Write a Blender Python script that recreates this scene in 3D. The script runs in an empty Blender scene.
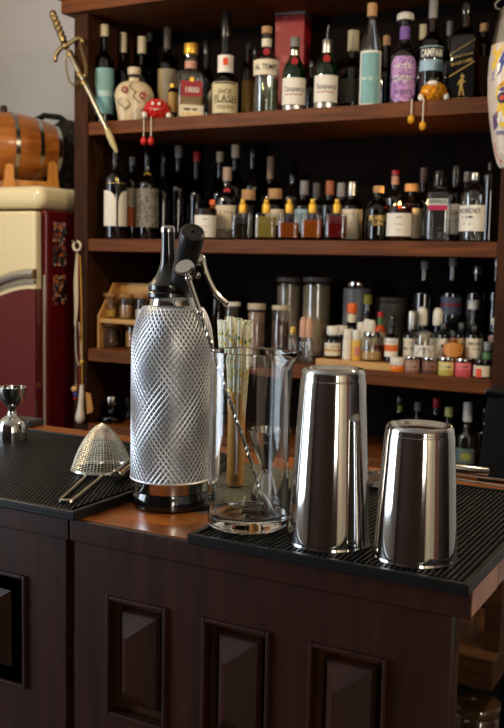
import bpy, bmesh, math, random
from mathutils import Vector, Matrix
random.seed(7)
sc = bpy.context.scene
COL = sc.collection
PI = math.pi
R_ = math.radians

# ------------------------------------------------------------------ camera
F = 942.6                       # focal length in pixels of a 504 px wide frame
CAM = Vector((0, 0, 1.345))
_y, _p, _r = R_(28.39), R_(6.11), R_(1.206)
fw = Vector((-math.sin(_y)*math.cos(_p), math.cos(_y)*math.cos(_p), -math.sin(_p)))
rt = Vector((math.cos(_y), math.sin(_y), 0)); up = rt.cross(fw)
rt, up = math.cos(_r)*rt + math.sin(_r)*up, -math.sin(_r)*rt + math.cos(_r)*up
cd = bpy.data.cameras.new('camera'); cam = bpy.data.objects.new('camera', cd); COL.objects.link(cam)
cam.matrix_world = Matrix(((rt.x, up.x, -fw.x, CAM.x), (rt.y, up.y, -fw.y, CAM.y), (rt.z, up.z, -fw.z, CAM.z), (0, 0, 0, 1)))
cd.sensor_fit = 'HORIZONTAL'; cd.sensor_width = 36; cd.lens = F/504*36
cd.clip_start = .02; cd.clip_end = 60
cd.dof.use_dof = True; cd.dof.focus_distance = 1.08; cd.dof.aperture_fstop = 18
sc.camera = cam

def ray(x, y): return fw + rt*((x-252)/F) - up*((y-364)/F)
def onZ(x, y, z): d = ray(x, y); return CAM + d*((z-CAM.z)/d.z)
def onY(x, y, Y): d = ray(x, y); return CAM + d*((Y-CAM.y)/d.y)
def onX(x, y, X): d = ray(x, y); return CAM + d*((X-CAM.x)/d.x)
def dep(p): return (Vector(p)-CAM).dot(fw)

# ------------------------------------------------------------------ materials
def lin(c):
    return tuple(((v/255)/12.92 if v/255 <= .04045 else ((v/255+.055)/1.055)**2.4) for v in c) + (1,)
MATS = {}
def mat(name, col, rough=.5, metal=0, trans=0, ior=1.45, coat=0, emit=0, vary=.12, scale=40, bump=0, spec=.5, alpha=1):
    if name in MATS: return MATS[name]
    m = bpy.data.materials.new(name); m.use_nodes = True; nt = m.node_tree
    b = nt.nodes['Principled BSDF']; c = lin(col)
    b.inputs['Base Color'].default_value = c; b.inputs['Roughness'].default_value = rough
    b.inputs['Metallic'].default_value = metal; b.inputs['Transmission Weight'].default_value = trans
    b.inputs['IOR'].default_value = ior; b.inputs['Coat Weight'].default_value = coat
    b.inputs['Coat Roughness'].default_value = .08
    b.inputs['Specular IOR Level'].default_value = spec
    if alpha < 1: b.inputs['Alpha'].default_value = alpha
    if emit:
        b.inputs['Emission Color'].default_value = c; b.inputs['Emission Strength'].default_value = emit
    if vary or bump:
        tc = nt.nodes.new('ShaderNodeTexCoord'); n = nt.nodes.new('ShaderNodeTexNoise')
        n.inputs['Scale'].default_value = scale; n.inputs['Detail'].default_value = 4
        nt.links.new(tc.outputs['Object'], n.inputs['Vector'])
        if vary and not trans:
            mx = nt.nodes.new('ShaderNodeMix'); mx.data_type = 'RGBA'
            mx.inputs['A'].default_value = tuple(v*(1-vary) for v in c[:3])+(1,)
            mx.inputs['B'].default_value = tuple(min(1, v*(1+vary)) for v in c[:3])+(1,)
            nt.links.new(n.outputs['Fac'], mx.inputs['Factor']); nt.links.new(mx.outputs['Result'], b.inputs['Base Color'])
        if bump:
            bp = nt.nodes.new('ShaderNodeBump'); bp.inputs['Strength'].default_value = bump; bp.inputs['Distance'].default_value = .002
            nt.links.new(n.outputs['Fac'], bp.inputs['Height']); nt.links.new(bp.outputs['Normal'], b.inputs['Normal'])
    MATS[name] = m; return m

def wood(name, c1, c2, rough=.4, axis=0, sc_=3, coat=.2, bump=.15, spec=.5):
    if name in MATS: return MATS[name]
    m = bpy.data.materials.new(name); m.use_nodes = True; nt = m.node_tree; b = nt.nodes['Principled BSDF']
    tc = nt.nodes.new('ShaderNodeTexCoord'); mp = nt.nodes.new('ShaderNodeMapping')
    s = [14*sc_]*3; s[axis] = 1.1*sc_; mp.inputs['Scale'].default_value = s
    n1 = nt.nodes.new('ShaderNodeTexNoise'); n1.inputs['Scale'].default_value = 1.2; n1.inputs['Detail'].default_value = 7; n1.inputs['Distortion'].default_value = .8
    n2 = nt.nodes.new('ShaderNodeTexNoise'); n2.inputs['Scale'].default_value = 5; n2.inputs['Detail'].default_value = 3
    nt.links.new(tc.outputs['Object'], mp.inputs['Vector']); nt.links.new(mp.outputs['Vector'], n1.inputs['Vector']); nt.links.new(mp.outputs['Vector'], n2.inputs['Vector'])
    cr = nt.nodes.new('ShaderNodeValToRGB'); cr.color_ramp.elements[0].position = .32; cr.color_ramp.elements[1].position = .7
    cr.color_ramp.elements[0].color = lin(c1); cr.color_ramp.elements[1].color = lin(c2)
    nt.links.new(n1.outputs['Fac'], cr.inputs['Fac']); nt.links.new(cr.outputs['Color'], b.inputs['Base Color'])
    bp = nt.nodes.new('ShaderNodeBump'); bp.inputs['Strength'].default_value = bump; bp.inputs['Distance'].default_value = .001
    nt.links.new(n2.outputs['Fac'], bp.inputs['Height']); nt.links.new(bp.outputs['Normal'], b.inputs['Normal'])
    b.inputs['Roughness'].default_value = rough; b.inputs['Coat Weight'].default_value = coat; b.inputs['Coat Roughness'].default_value = .15; b.inputs['Specular IOR Level'].default_value = spec
    MATS[name] = m; return m

def patches(name, base, cols, scale=60, rough=.5, thr=.45, feature='F1', metal=0, trans=0):
    """base colour with voronoi cells of other colours: prints, dried goods, collages"""
    if name in MATS: return MATS[name]
    m = bpy.data.materials.new(name); m.use_nodes = True; nt = m.node_tree; b = nt.nodes['Principled BSDF']
    tc = nt.nodes.new('ShaderNodeTexCoord'); v = nt.nodes.new('ShaderNodeTexVoronoi'); v.inputs['Scale'].default_value = scale
    nt.links.new(tc.outputs['Object'], v.inputs['Vector'])
    sp = nt.nodes.new('ShaderNodeSeparateColor'); nt.links.new(v.outputs['Color'], sp.inputs['Color'])
    cr = nt.nodes.new('ShaderNodeValToRGB'); cr.color_ramp.interpolation = 'CONSTANT'
    n = len(cols); cr.color_ramp.elements[0].color = lin(cols[0]); cr.color_ramp.elements[1].position = 1/n; cr.color_ramp.elements[1].color = lin(cols[1 % n])
    for i in range(2, n):
        e = cr.color_ramp.elements.new(i/n); e.color = lin(cols[i])
    nt.links.new(sp.outputs['Red'], cr.inputs['Fac'])
    lt = nt.nodes.new('ShaderNodeMath'); lt.operation = 'LESS_THAN'; lt.inputs[1].default_value = thr
    nt.links.new(v.outputs['Distance'], lt.inputs[0])
    mx = nt.nodes.new('ShaderNodeMix'); mx.data_type = 'RGBA'; mx.inputs['A'].default_value = lin(base)
    nt.links.new(lt.outputs[0], mx.inputs['Factor']); nt.links.new(cr.outputs['Color'], mx.inputs['B'])
    nt.links.new(mx.outputs['Result'], b.inputs['Base Color']); b.inputs['Roughness'].default_value = rough; b.inputs['Metallic'].default_value = metal
    MATS[name] = m; return m

def thin_glass(name, tint, rough=.03, haze=0, hazecol=None, f0=.08):
    """thin walled glass: light passes straight through with a tint, the surface mirrors more at grazing angles"""
    if name in MATS: return MATS[name]
    m = bpy.data.materials.new(name); m.use_nodes = True; nt = m.node_tree; nt.nodes.clear()
    N = nt.nodes.new; L = nt.links.new
    out = N('ShaderNodeOutputMaterial'); tr = N('ShaderNodeBsdfTransparent'); gl = N('ShaderNodeBsdfGlossy'); mx = N('ShaderNodeMixShader')
    tr.inputs['Color'].default_value = lin(tint); gl.inputs['Roughness'].default_value = rough
    lw = N('ShaderNodeLayerWeight'); lw.inputs['Blend'].default_value = .5
    pw = N('ShaderNodeMath'); pw.operation = 'POWER'; pw.inputs[1].default_value = 5; L(lw.outputs['Facing'], pw.inputs[0])
    ma = N('ShaderNodeMath'); ma.operation = 'MULTIPLY_ADD'; ma.inputs[1].default_value = 1-f0; ma.inputs[2].default_value = f0; L(pw.outputs[0], ma.inputs[0])
    L(ma.outputs[0], mx.inputs['Fac']); L(gl.outputs[0], mx.inputs[2]); base = tr.outputs[0]
    if haze:                          # cloudy liquids and tinted glass scatter part of the light
        df = N('ShaderNodeBsdfDiffuse'); df.inputs['Color'].default_value = lin(hazecol or tint)
        tl = N('ShaderNodeBsdfTranslucent'); tl.inputs['Color'].default_value = lin(hazecol or tint)
        m2 = N('ShaderNodeMixShader'); m2.inputs['Fac'].default_value = .5; L(df.outputs[0], m2.inputs[1]); L(tl.outputs[0], m2.inputs[2])
        m3 = N('ShaderNodeMixShader'); m3.inputs['Fac'].default_value = haze; L(tr.outputs[0], m3.inputs[1]); L(m2.outputs[0], m3.inputs[2]); base = m3.outputs[0]
    L(base, mx.inputs[1]); L(mx.outputs[0], out.inputs['Surface']); MATS[name] = m; return m
CLEAR = thin_glass('clear_glass', (250, 250, 249))
SOLIDG = mat('solid_glass', (250, 252, 250), .01, trans=1, ior=1.5, vary=0)
GREENG = thin_glass('green_glass', (50, 120, 60), .03, .16, (20, 90, 40))
BROWNG = thin_glass('brown_glass', (130, 66, 26))
BLACKG = mat('black_glass', (9, 9, 10), .04, coat=1, vary=0, spec=.7)
DARKG = thin_glass('dark_tinted_glass', (84, 90, 88), .035)
CHROME = mat('polished_steel', (205, 203, 200), .07, metal=1, vary=.03, scale=20)
STEEL = mat('brushed_steel', (190, 186, 178), .2, metal=1, vary=.06, scale=60)
SILVER = mat('silver_foil', (190, 188, 182), .3, metal=1)
BRASS = mat('brass', (196, 160, 84), .25, metal=1)
OLDBRASS = mat('aged_brass', (150, 128, 86), .4, metal=1, vary=.4, scale=90, bump=.4)
GOLD = mat('gold_cap', (232, 182, 70), .38, metal=.6)
CREAML = mat('cream_paper', (222, 210, 184), .6)
WHITEL = mat('white_paper', (232, 226, 214), .6)
TEALL = mat('teal_paper', (124, 172, 174), .6)
BLACKP = mat('black_plastic', (12, 12, 13), .25, coat=.4)
WHITEP = mat('white_plastic', (226, 220, 206), .35)
GREYP = mat('grey_plastic', (150, 148, 145), .4)
CORK = mat('cork', (178, 138, 94), .8, vary=.3, scale=200)
REDP = mat('red_wax', (160, 26, 34), .4)
INK = mat('black_ink', (28, 25, 24), .6)
GOLDINK = mat('gold_ink', (214, 176, 96), .35, metal=.6)
WHITEINK = mat('white_ink', (225, 222, 212), .5)
ORANGEP = mat('orange_plastic', (226, 100, 26), .4)

# ------------------------------------------------------------------ mesh builder
class MB:
    def __init__(s): s.v = []; s.f = []
    def add(s, vs, fs, M=None):
        o = len(s.v)
        s.v += [tuple(M @ Vector(v)) if M else tuple(v) for v in vs]; s.f += [tuple(i+o for i in f) for f in fs]; return s
    def box(s, c, d, M=None):
        x, y, z = (k/2 for k in d)
        vs = [(c[0]+a*x, c[1]+b*y, c[2]+e*z) for a in (-1, 1) for b in (-1, 1) for e in (-1, 1)]
        return s.add(vs, [(0, 1, 3, 2), (4, 6, 7, 5), (0, 4, 5, 1), (2, 3, 7, 6), (0, 2, 6, 4), (1, 5, 7, 3)], M)
    def bb(s, lo, hi, M=None):
        return s.box([(a+b)/2 for a, b in zip(lo, hi)], [abs(b-a) for a, b in zip(lo, hi)], M)
    def lathe(s, prof, n=24, M=None, ps=None, asp=1):
        """prof (r,z) rings; ps: superellipse power per ring (2 is round, 8 nearly square); asp scales y"""
        vs = []; fs = []; rings = []
        for k, (r, z) in enumerate(prof):
            if r < 1e-7: rings.append([len(vs)]); vs.append((0, 0, z)); continue
            p = ps[k] if ps else 2; ring = []
            for i in range(n):
                a = 2*PI*(i+.5)/n; c, q = math.cos(a), math.sin(a)
                t = 1 if p == 2 else 1/((abs(c)**p+abs(q)**p)**(1/p))
                ring.append(len(vs)); vs.append((r*t*c, r*t*q*asp, z))
            rings.append(ring)
        for A, B in zip(rings, rings[1:]):
            if len(A) == 1 and len(B) == 1: continue
            for i in range(n):
                j = (i+1) % n
                if len(A) == 1: fs.append((A[0], B[j], B[i]))
                elif len(B) == 1: fs.append((A[i], A[j], B[0]))
                else: fs.append((A[i], A[j], B[j], B[i]))
        return s.add(vs, fs, M)
    def tube(s, pts, r, n=8, closed=False, caps=True, M=None):
        pts = [Vector(p) for p in pts]; N = len(pts); rs = r if isinstance(r, (list, tuple)) else [r]*N
        vs = []; fs = []; prev = None
        for k, p in enumerate(pts):
            if closed: t = pts[(k+1) % N]-pts[k-1]
            else: t = pts[min(k+1, N-1)]-pts[max(k-1, 0)]
            t.normalize()
            if prev is None:
                a = Vector((0, 0, 1)) if abs(t.z) < .9 else Vector((1, 0, 0)); u = t.cross(a).normalized()
            else: u = (prev-t*prev.dot(t)).normalized()
            prev = u; w = t.cross(u)
            for i in range(n):
                q = 2*PI*i/n; vs.append(p+(u*math.cos(q)+w*math.sin(q))*rs[k])
        for k in range(N if closed else N-1):
            k2 = (k+1) % N
            for i in range(n):
                j = (i+1) % n; fs.append((k*n+i, k*n+j, k2*n+j, k2*n+i))
        if caps and not closed: fs.append(tuple(range(n))[::-1]); fs.append(tuple((N-1)*n+i for i in range(n)))
        return s.add(vs, fs, M)
    def prism(s, poly, y0, y1, M=None):
        """poly of (x,z) extruded along y"""
        n = len(poly); vs = [(x, y0, z) for x, z in poly]+[(x, y1, z) for x, z in poly]
        return s.add(vs, [tuple(range(n)), tuple(range(2*n-1, n-1, -1))]+[(i, i+n, (i+1) % n+n, (i+1) % n) for i in range(n)], M)
    def ball(s, c, r, n=16, sq=(1, 1, 1), M=None):
        k = n//2; prof = [(r*math.sin(PI*i/k), -r*math.cos(PI*i/k)) for i in range(k+1)]
        prof[0] = (0, -r); prof[-1] = (0, r)
        T = Matrix.Translation(c) @ Matrix.Diagonal((*sq, 1))
        return s.lathe(prof, n, (M @ T) if M else T)
    def build(s, name, m, parent=None, loc=None, rz=0, sharp=35, bevel=0, seg=2, sub=0):
        me = bpy.data.meshes.new(name); me.from_pydata(s.v, [], s.f)
        bm = bmesh.new(); bm.from_mesh(me); bmesh.ops.recalc_face_normals(bm, faces=bm.faces)
        if bevel: bmesh.ops.bevel(bm, geom=[e for e in bm.edges if len(e.link_faces) == 2 and e.calc_face_angle(0) > .5], offset=bevel, segments=seg, affect='EDGES', profile=.5)
        bm.to_mesh(me); bm.free()
        for p in me.polygons: p.use_smooth = True
        if bevel and sharp == 35: sharp = 25 if seg < 3 else 60
        me.set_sharp_from_angle(angle=R_(sharp)); me.materials.append(m)
        o = bpy.data.objects.new(name, me); COL.objects.link(o)
        if parent: o.parent = parent
        if loc is not None: o.location = loc
        o.rotation_euler.z = rz
        if bevel: o.modifiers.new('face_normals', 'WEIGHTED_NORMAL').keep_sharp = True
        if sub:
            md = o.modifiers.new('smooth', 'SUBSURF'); md.levels = md.render_levels = sub
        return o

def tag(o, label=None, cat=None, group=None, kind=None):
    if label: o['label'] = label
    if cat: o['category'] = cat
    if group: o['group'] = group
    if kind: o['kind'] = kind
    return o
def thing(name, label, cat, loc=(0, 0, 0), rz=0, group=None):
    o = bpy.data.objects.new(name, None); o.empty_display_size = .05; COL.objects.link(o)
    o.location = loc; o.rotation_euler.z = rz
    return tag(o, label, cat, group)
def struct(name, mb, m, **k): return tag(mb.build(name, m, **k), kind='structure')
def face_cam(x, y): return math.atan2(-x, y)

def text_geo(s, size, bold=0, shear=0):
    if s[0] == '~':                 # a line of print too small to read: a row of word-long dashes
        rnd = random.Random(s); vs = []; fs = []; x = 0
        for w in range(int(s[1])):
            l = size*rnd.uniform(.9, 2.2); n = len(vs); h = size*.22
            vs += [(x, -h, 0), (x+l, -h, 0), (x+l, h, 0), (x, h, 0)]; fs.append((n, n+1, n+2, n+3)); x += l+size*.4
        return [(a-x/2, b, c) for a, b, c in vs], fs
    c = bpy.data.curves.new('t', 'FONT'); c.body = s; c.size = size; c.align_x = 'CENTER'; c.align_y = 'CENTER'
    c.offset = bold*size; c.shear = shear; c.resolution_u = 3
    o = bpy.data.objects.new('t', c); COL.objects.link(o)
    dg = bpy.context.evaluated_depsgraph_get(); me = bpy.data.meshes.new_from_object(o.evaluated_get(dg))
    vs = [tuple(v.co) for v in me.vertices]; fs = [tuple(p.vertices) for p in me.polygons]
    bpy.data.objects.remove(o); bpy.data.curves.remove(c); bpy.data.meshes.remove(me)
    return vs, fs
def wrap(mb, vs, fs, r, z, lift=.0004, flat=False, xs=1, x0=0):
    """lay 2D geometry on a cylinder of radius r (or on the plane y=-r), its centre facing local -Y"""
    out = []
    for x, y, _ in vs:
        x = x*xs+x0
        if flat: out.append((x, -r-lift, z+y))
        else: out.append(((r+lift)*math.sin(x/r), -(r+lift)*math.cos(x/r), z+y))
    return mb.add(out, fs)
def patch(mb, r, z0, z1, w, lift=.0003, flat=False, round_top=0, x0=0):
    """label sheet of width w on a cylinder, z0..z1"""
    n = 14; vs = []; fs = []
    for i in range(n+1):
        t = i/n*2-1; x = t*w/2; zt = z1-round_top*(1-math.sqrt(max(0, 1-t*t)))
        vs += [(x, z0, 0), (x, zt, 0)]
    for i in range(n): fs.append((2*i, 2*i+2, 2*i+3, 2*i+1))
    return wrap(mb, vs, fs, r, 0, lift, flat, x0=x0)

# ------------------------------------------------------------------ room
CT = 1.05                       # counter top height
DW = wood('dark_wood', (30, 17, 12), (50, 29, 20), .42, 0)
DWV = wood('dark_wood_upright', (30, 17, 12), (52, 30, 20), .42, 2)
SHW = wood('shelf_wood', (76, 38, 13), (120, 66, 24), .55, 0, coat=0, spec=.22)
SHV = wood('shelf_post_wood', (44, 23, 11), (70, 39, 18), .65, 2, coat=0, spec=.15)
BKW = wood('shelf_back_wood', (15, 9, 7), (24, 15, 11), .9, 2, coat=0, spec=.1)
CTW = wood('counter_wood', (122, 64, 20), (172, 98, 36), .3, 0, coat=.4)
CTY = wood('counter_end_wood', (104, 58, 22), (146, 86, 36), .35, 1, coat=.3)
FRONTW = wood('front_panel_wood', (38, 17, 10), (56, 27, 16), .45, 2, coat=.05, spec=.28)
LOWW = wood('low_stand_wood', (46, 26, 12), (74, 44, 20), .55, 0, coat=0, spec=.2)
PALEW = wood('pale_wood', (176, 128, 66), (208, 160, 92), .5, 0)
BAMBOO = wood('bamboo', (200, 138, 62), (224, 164, 86), .4, 2, spec=.3)
BARRELW = wood('barrel_wood', (146, 82, 26), (190, 116, 44), .35, 0, coat=.4)
CRADLEW = wood('cradle_wood', (190, 122, 44), (220, 152, 66), .4, 2)
WALLM = mat('plaster_wall', (204, 208, 216), .8, vary=.05, scale=6)
FLOORM = wood('floor_boards', (52, 32, 20), (84, 54, 34), .5, 1)
X0, X1, Y0, Y1, ZC = -3.05, 3.1, -2.6, 3.16, 2.75
struct('floor', MB().bb((X0, Y0, -.1), (X1, Y1, 0)), FLOORM)
struct('ceiling', MB().bb((X0, Y0, ZC), (X1, Y1, ZC+.1)), mat('ceiling_paint', (190, 186, 178), .8))
struct('wall_back', MB().bb((X0-.1, Y1, 0), (X1+.1, Y1+.1, ZC)), WALLM)
ROOMW = mat('room_wall', (62, 42, 32), .7, vary=.2, scale=4)
VX0, VX1 = 1.95, 2.75          # second window, in the wall behind the photographer
wl = MB(); wl.bb((X0-.1, Y0-.1, 0), (VX0, Y0, ZC)); wl.bb((VX1, Y0-.1, 0), (X1+.1, Y0, ZC)); wl.bb((VX0, Y0-.1, 0), (VX1, Y0, .7)); wl.bb((VX0, Y0-.1, 2.4), (VX1, Y0, ZC))
struct('wall_front', wl, ROOMW)
fr = MB()
for x in (VX0, VX1): fr.bb((x-.04, Y0-.07, .7), (x+.04, Y0+.02, 2.4))
for z in (.7, 2.4): fr.bb((VX0, Y0-.07, z-.04), (VX1, Y0+.02, z+.04))
w2_ = struct('window_2', fr, mat('window_paint', (225, 222, 214), .5))
MB().bb((VX0, Y0-.05, .7), (VX1, Y0-.045, 2.4)).build('window_pane', CLEAR, w2_)
struct('wall_right', MB().bb((X1, Y0, 0), (X1+.1, Y1, ZC)), mat('tan_wall', (206, 190, 164), .8, vary=.05))
struct('unseen_trim_1', MB().bb((X1-.03, -.3, 0), (X1, .5, ZC)), wood('panel_red_wood', (110, 62, 38), (142, 84, 52), .5, 2))  # unseen wall panel, added for the red brown streak it reflects in the tins
struct('unseen_trim_2', MB().bb((X1-.03, .5, 0), (X1, Y1, ZC)), DWV)  # second added panel out of view, reflected as a dark band in the tins
WY0, WY1, WZ0, WZ1 = -1.3, .75, .85, 2.3      # the daylight window in the left wall
wl = MB(); wl.bb((X0-.1, Y0, 0), (X0, WY0, ZC)); wl.bb((X0-.1, WY1, 0), (X0, Y1, ZC))
wl.bb((X0-.1, WY0, 0), (X0, WY1, WZ0)); wl.bb((X0-.1, WY0, WZ1), (X0, WY1, ZC))
struct('wall_left', wl, WALLM)
fr = MB()
for y in (WY0, (WY0+WY1)/2, WY1): fr.bb((X0-.07, y-.035, WZ0), (X0+.02, y+.035, WZ1))
for z in (WZ0, WZ1): fr.bb((X0-.07, WY0, z-.035), (X0+.02, WY1, z+.035))
wf = struct('window_1', fr, mat('window_paint', (225, 222, 214), .5))
MB().bb((X0-.05, WY0, WZ0), (X0-.045, WY1, WZ1)).build('window_pane', CLEAR, wf)

# ------------------------------------------------------------------ shelving unit
S1, S2, S3, S4 = 1.808, 1.417, 1.038, .775
UX0, UX1, UYF, UYB = -2.114, -.60, 2.6, 2.98
u = thing('shelving_unit', 'tall dark wooden back bar shelving full of bottles behind the counter', 'shelf', (0, 0, 0))
for x0, x1 in ((UX0, -2.056), (-.650, UX1)):
    MB().bb((x0, UYF-.004, 0), (x1, UYB, 2.2)).build('side_post', SHV, u, bevel=.003)
MB().bb((-2.056, UYB-.015, 0), (-.65, UYB, 2.2)).build('back_panel', BKW, u)
for z in (S1, S2, S3, S4, .42):
    MB().bb((-2.056, UYF, z-.043), (-.65, UYB-.015, z)).build('shelf_board', SHW, u, bevel=.003)
MB().bb((-2.056, UYF, .0), (-.65, UYB-.015, .1)).build('plinth', SHW, u, bevel=.003)
cn = MB(); cn.bb((UX0-.036, UYF-.03, 2.166), (UX1+.04, UYB, 2.212)); cn.bb((UX0-.05, UYF-.045, 2.212), (UX1+.05, UYB, 2.222))
cn.build('cornice', SHW, u, bevel=.004)
rope = MB()
for sgn in (0, PI):
    rope.tube([(UX0-.05+i*.01, UYF-.035+.008*math.cos(i*.9+sgn), 2.234+.008*math.sin(i*.9+sgn)) for i in range(162)], .009, 6)
rope.build('rope_moulding', SHW, u)

# ------------------------------------------------------------------ bar counter
CF, CB = .829, 1.288            # front and back edge of the top
JX, RX = -.682, -.2163          # joint between the two units, right end
def counter(name, label, x0, x1, body0, body1, panels, endgrain):
    t = thing(name, label, 'bar counter', (0, 0, 0))
    gy0, gy1 = .93, 1.214
    MB().bb((x0, CF+.006, CT-.0255), (x1, gy0, CT)).build('front_board', CTW, t, bevel=.001)
    MB().bb((x0, CF, CT-.026), (x1, CF+.0055, CT-.0004)).build('front_nosing', FRONTW, t, bevel=.002)
    MB().bb((x0, gy1, CT-.026), (x1, CB, CT)).build('back_edge_board', CTW, t, bevel=.004)
    if endgrain: MB().bb((x1-.03, gy0, CT-.026), (x1, gy1, CT)).build('end_board', CTY, t, bevel=.003)
    MB().bb((x0, gy0, CT-.024), (x1-(.03 if endgrain else 0), gy1, CT-.0008)).build('stone_inlay', mat('green_stone', (96, 98, 84), .25, vary=.35, scale=14), t)
    # carcass behind the framed front
    y = CF+.004
    MB().bb((body0, y+.0122, 0), (body1, y+.03, CT-.027)).build('front_backing', SHV, t)
    if endgrain:                     # this unit stands open at its right end
        MB().bb((body0, y+.0302, 0), (body0+.02, CB-.02, CT-.027)).build('side_panel', DWV, t)
        MB().bb((body0+.0202, CB-.04, 0), (-.42, CB-.02, CT-.027)).build('rear_panel', DWV, t)
    else: MB().bb((body0, y+.0302, 0), (body1, CB-.02, CT-.027)).build('carcass', DWV, t)
    fm = MB(); zt, zb = .969, .832-.004
    zr = [CT-.027, zt]
    xs = [body0]+[k for p in panels for k in p]+[body1]
    fm.bb((body0, y, zt), (body1, y+.012, CT-.027)); fm.bb((body0, y, .0), (body1, y+.012, zb))
    for a, b in zip(xs[0::2], xs[1::2]): fm.bb((a, y, zb), (b, y+.012, zt))
    fm.build('front_frame', FRONTW, t)
    for a, b in panels:
        w = .005; m = MB()
        for lo, hi in (((a, zb), (a+w, zt)), ((b-w, zb), (b, zt)), ((a+w, zt-w), (b-w, zt)), ((a+w, zb), (b-w, zb+w))):
            m.bb((lo[0], y-.004, lo[1]), (hi[0], y+.012, hi[1]))
        pm_ = m.build('panel_moulding', FRONTW, t, bevel=.0015)
        i = .014; A, B, Z0, Z1 = a+i, b-i, zb+i, zt-i; h = (B-A)*.42; xm = (A+B)/2
        MB().add([(A, y+.011, Z0), (B, y+.011, Z0), (B, y+.011, Z1), (A, y+.011, Z1), (A+.004, y+.004, Z0+.004), (B-.004, y+.004, Z0+.004), (B-.004, y+.004, Z1-.004), (A+.004, y+.004, Z1-.004), (A+.018, y-.014, Z0+.024), (A+.018, y-.014, Z1-.024), (A+.022, y-.014, Z1-.026), (A+.022, y-.014, Z0+.026)],
                 [(0, 1, 5, 4), (1, 2, 6, 5), (2, 3, 7, 6), (3, 0, 4, 7), (4, 8, 9, 7), (7, 9, 10, 6), (6, 10, 11, 5), (5, 11, 8, 4), (8, 11, 10, 9)]).build('raised_panel', FRONTW, t, sharp=10)
    return t
counter('bar_counter', 'long bar counter with three raised front panels under the siphon and steel tins', JX+.001, RX, JX+.005, -.234, [(-.630, -.548), (-.503, -.421), (-.378, -.294)], True)
counter('bar_counter', 'left bar counter section under the jigger and strainer, past the joint', -2.0, JX-.001, -2.0, JX-.008, [(-.834, -.749), (-.97, -.885), (-1.1, -1.016)], False)

RUB = mat('black_rubber', (17, 17, 18), .42, vary=.1, spec=.4)
def bar_mat(label, x0, x1, y0, y1, studs):
    t = thing('bar_mat', label, 'bar mat', (0, 0, CT), 0)
    MB().bb((x0, y0, 0.0002), (x1, y1, .006)).build('mat_base', RUB, t, bevel=.002)
    m = MB(); w = .007
    for lo, hi in (((x0, y0), (x1, y0+w)), ((x0, y1-w), (x1, y1)), ((x0, y0+w), (x0+w, y1-w)), ((x1-w, y0+w), (x1, y1-w))): m.bb((*lo, .003), (*hi, .0115))
    m.build('raised_rim', RUB, t, bevel=.0012)
    m = MB()
    if studs:
        ny = int((y1-y0-.02)/.0058); nx = int((x1-x0-.02)/.0058)
        for j in range(ny):
            for i in range(nx):
                cx = x0+.011+i*.0058+(.0029 if j % 2 else 0); cy = y0+.011+j*.0058
                m.box((cx, cy, .0078), (.0034, .0042, .0044))
        m.build('nub_pattern', RUB, t, sharp=20)
    else:
        k = x0+.012
        while k < x1-.011:
            m.bb((k, y0+.011, .005), (k+.0028, y1-.011, .0105)); k += .0057
        m.build('rib_pattern', RUB, t, sharp=20)
    return t
bar_mat('ribbed black rubber bar mat under the two steel tins', -.515, -.2155, .817, 1.205, False)
bar_mat('studded black rubber bar mat under the jigger and mesh strainer', -1.25, -.668, .8205, 1.196, True)
MT = CT+.0107                   # top of a mat's ribs

# ------------------------------------------------------------------ fridge and what stands on it
CREAME = mat('cream_enamel', (232, 218, 176), .18, coat=.6, vary=.02)
BURG = mat('burgundy_enamel', (92, 14, 22), .16, coat=.7, vary=.06, scale=5)
FX, FYF = -2.165, 2.5
fg = thing('fridge', 'rounded cream and burgundy retro fridge beside the shelving', 'fridge', (0, 0, 0))
MB().bb((-2.78, FYF+.012, .03), (FX, 3.12, 1.512)).build('cabinet', BURG, fg, bevel=.012, seg=3)
MB().bb((-2.79, FYF-.02, 1.512), (FX+.004, 3.125, 1.592)).build('crown', CREAME, fg, bevel=.034, seg=6)
MB().bb((-2.785, FYF-.03, .08), (FX-.012, FYF+.008, 1.505)).build('door', CREAME, fg, bevel=.012, seg=3)
def sweep(x):                   # chrome trim curve across the door
    t = min(1, max(0, (FX-.03-x)/.34)); return 1.293-.135*t**1.7
xs = [FX-.0105-i*.03 for i in range(20)]
poly = [(x, sweep(x)-.05) for x in xs]+[(xs[-1], .1), (xs[0], .1)]
MB().prism(poly, FYF-.034, FYF+.006).build('door_lower_panel', BURG, fg, sharp=30)
MB().tube([(x, FYF-.032, sweep(x)) for x in xs], .018, 10).build('chrome_sweep', CHROME, fg)
MB().tube([(x, FYF-.034, sweep(x)-.028) for x in xs], .006, 8).build('chrome_bead', CHROME, fg)
MB().bb((FX-.011, FYF+.0085, .09), (FX-.004, FYF+.0118, 1.29)).build('door_gasket', mat('gasket', (190, 180, 170), .5), fg)
COLL = patches('collage', (54, 34, 32), [(150, 40, 36), (205, 190, 170), (60, 70, 80), (30, 22, 22), (190, 110, 60), (120, 90, 90)], 75, .35, .6)
for lab, y0, y1 in (('upper collage sticker on the burgundy fridge side', 222, 266), ('lower collage sticker on the burgundy fridge side', 275, 304)):
    a = onX(53, y0, FX); b = onX(66, y1, FX)
    o = MB().bb((FX+.0005, a.y, b.z), (FX+.0016, b.y, a.z)).build('fridge_sticker', COLL); tag(o, lab, 'sticker', 'stickers on the fridge')
FT = 1.592
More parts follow.
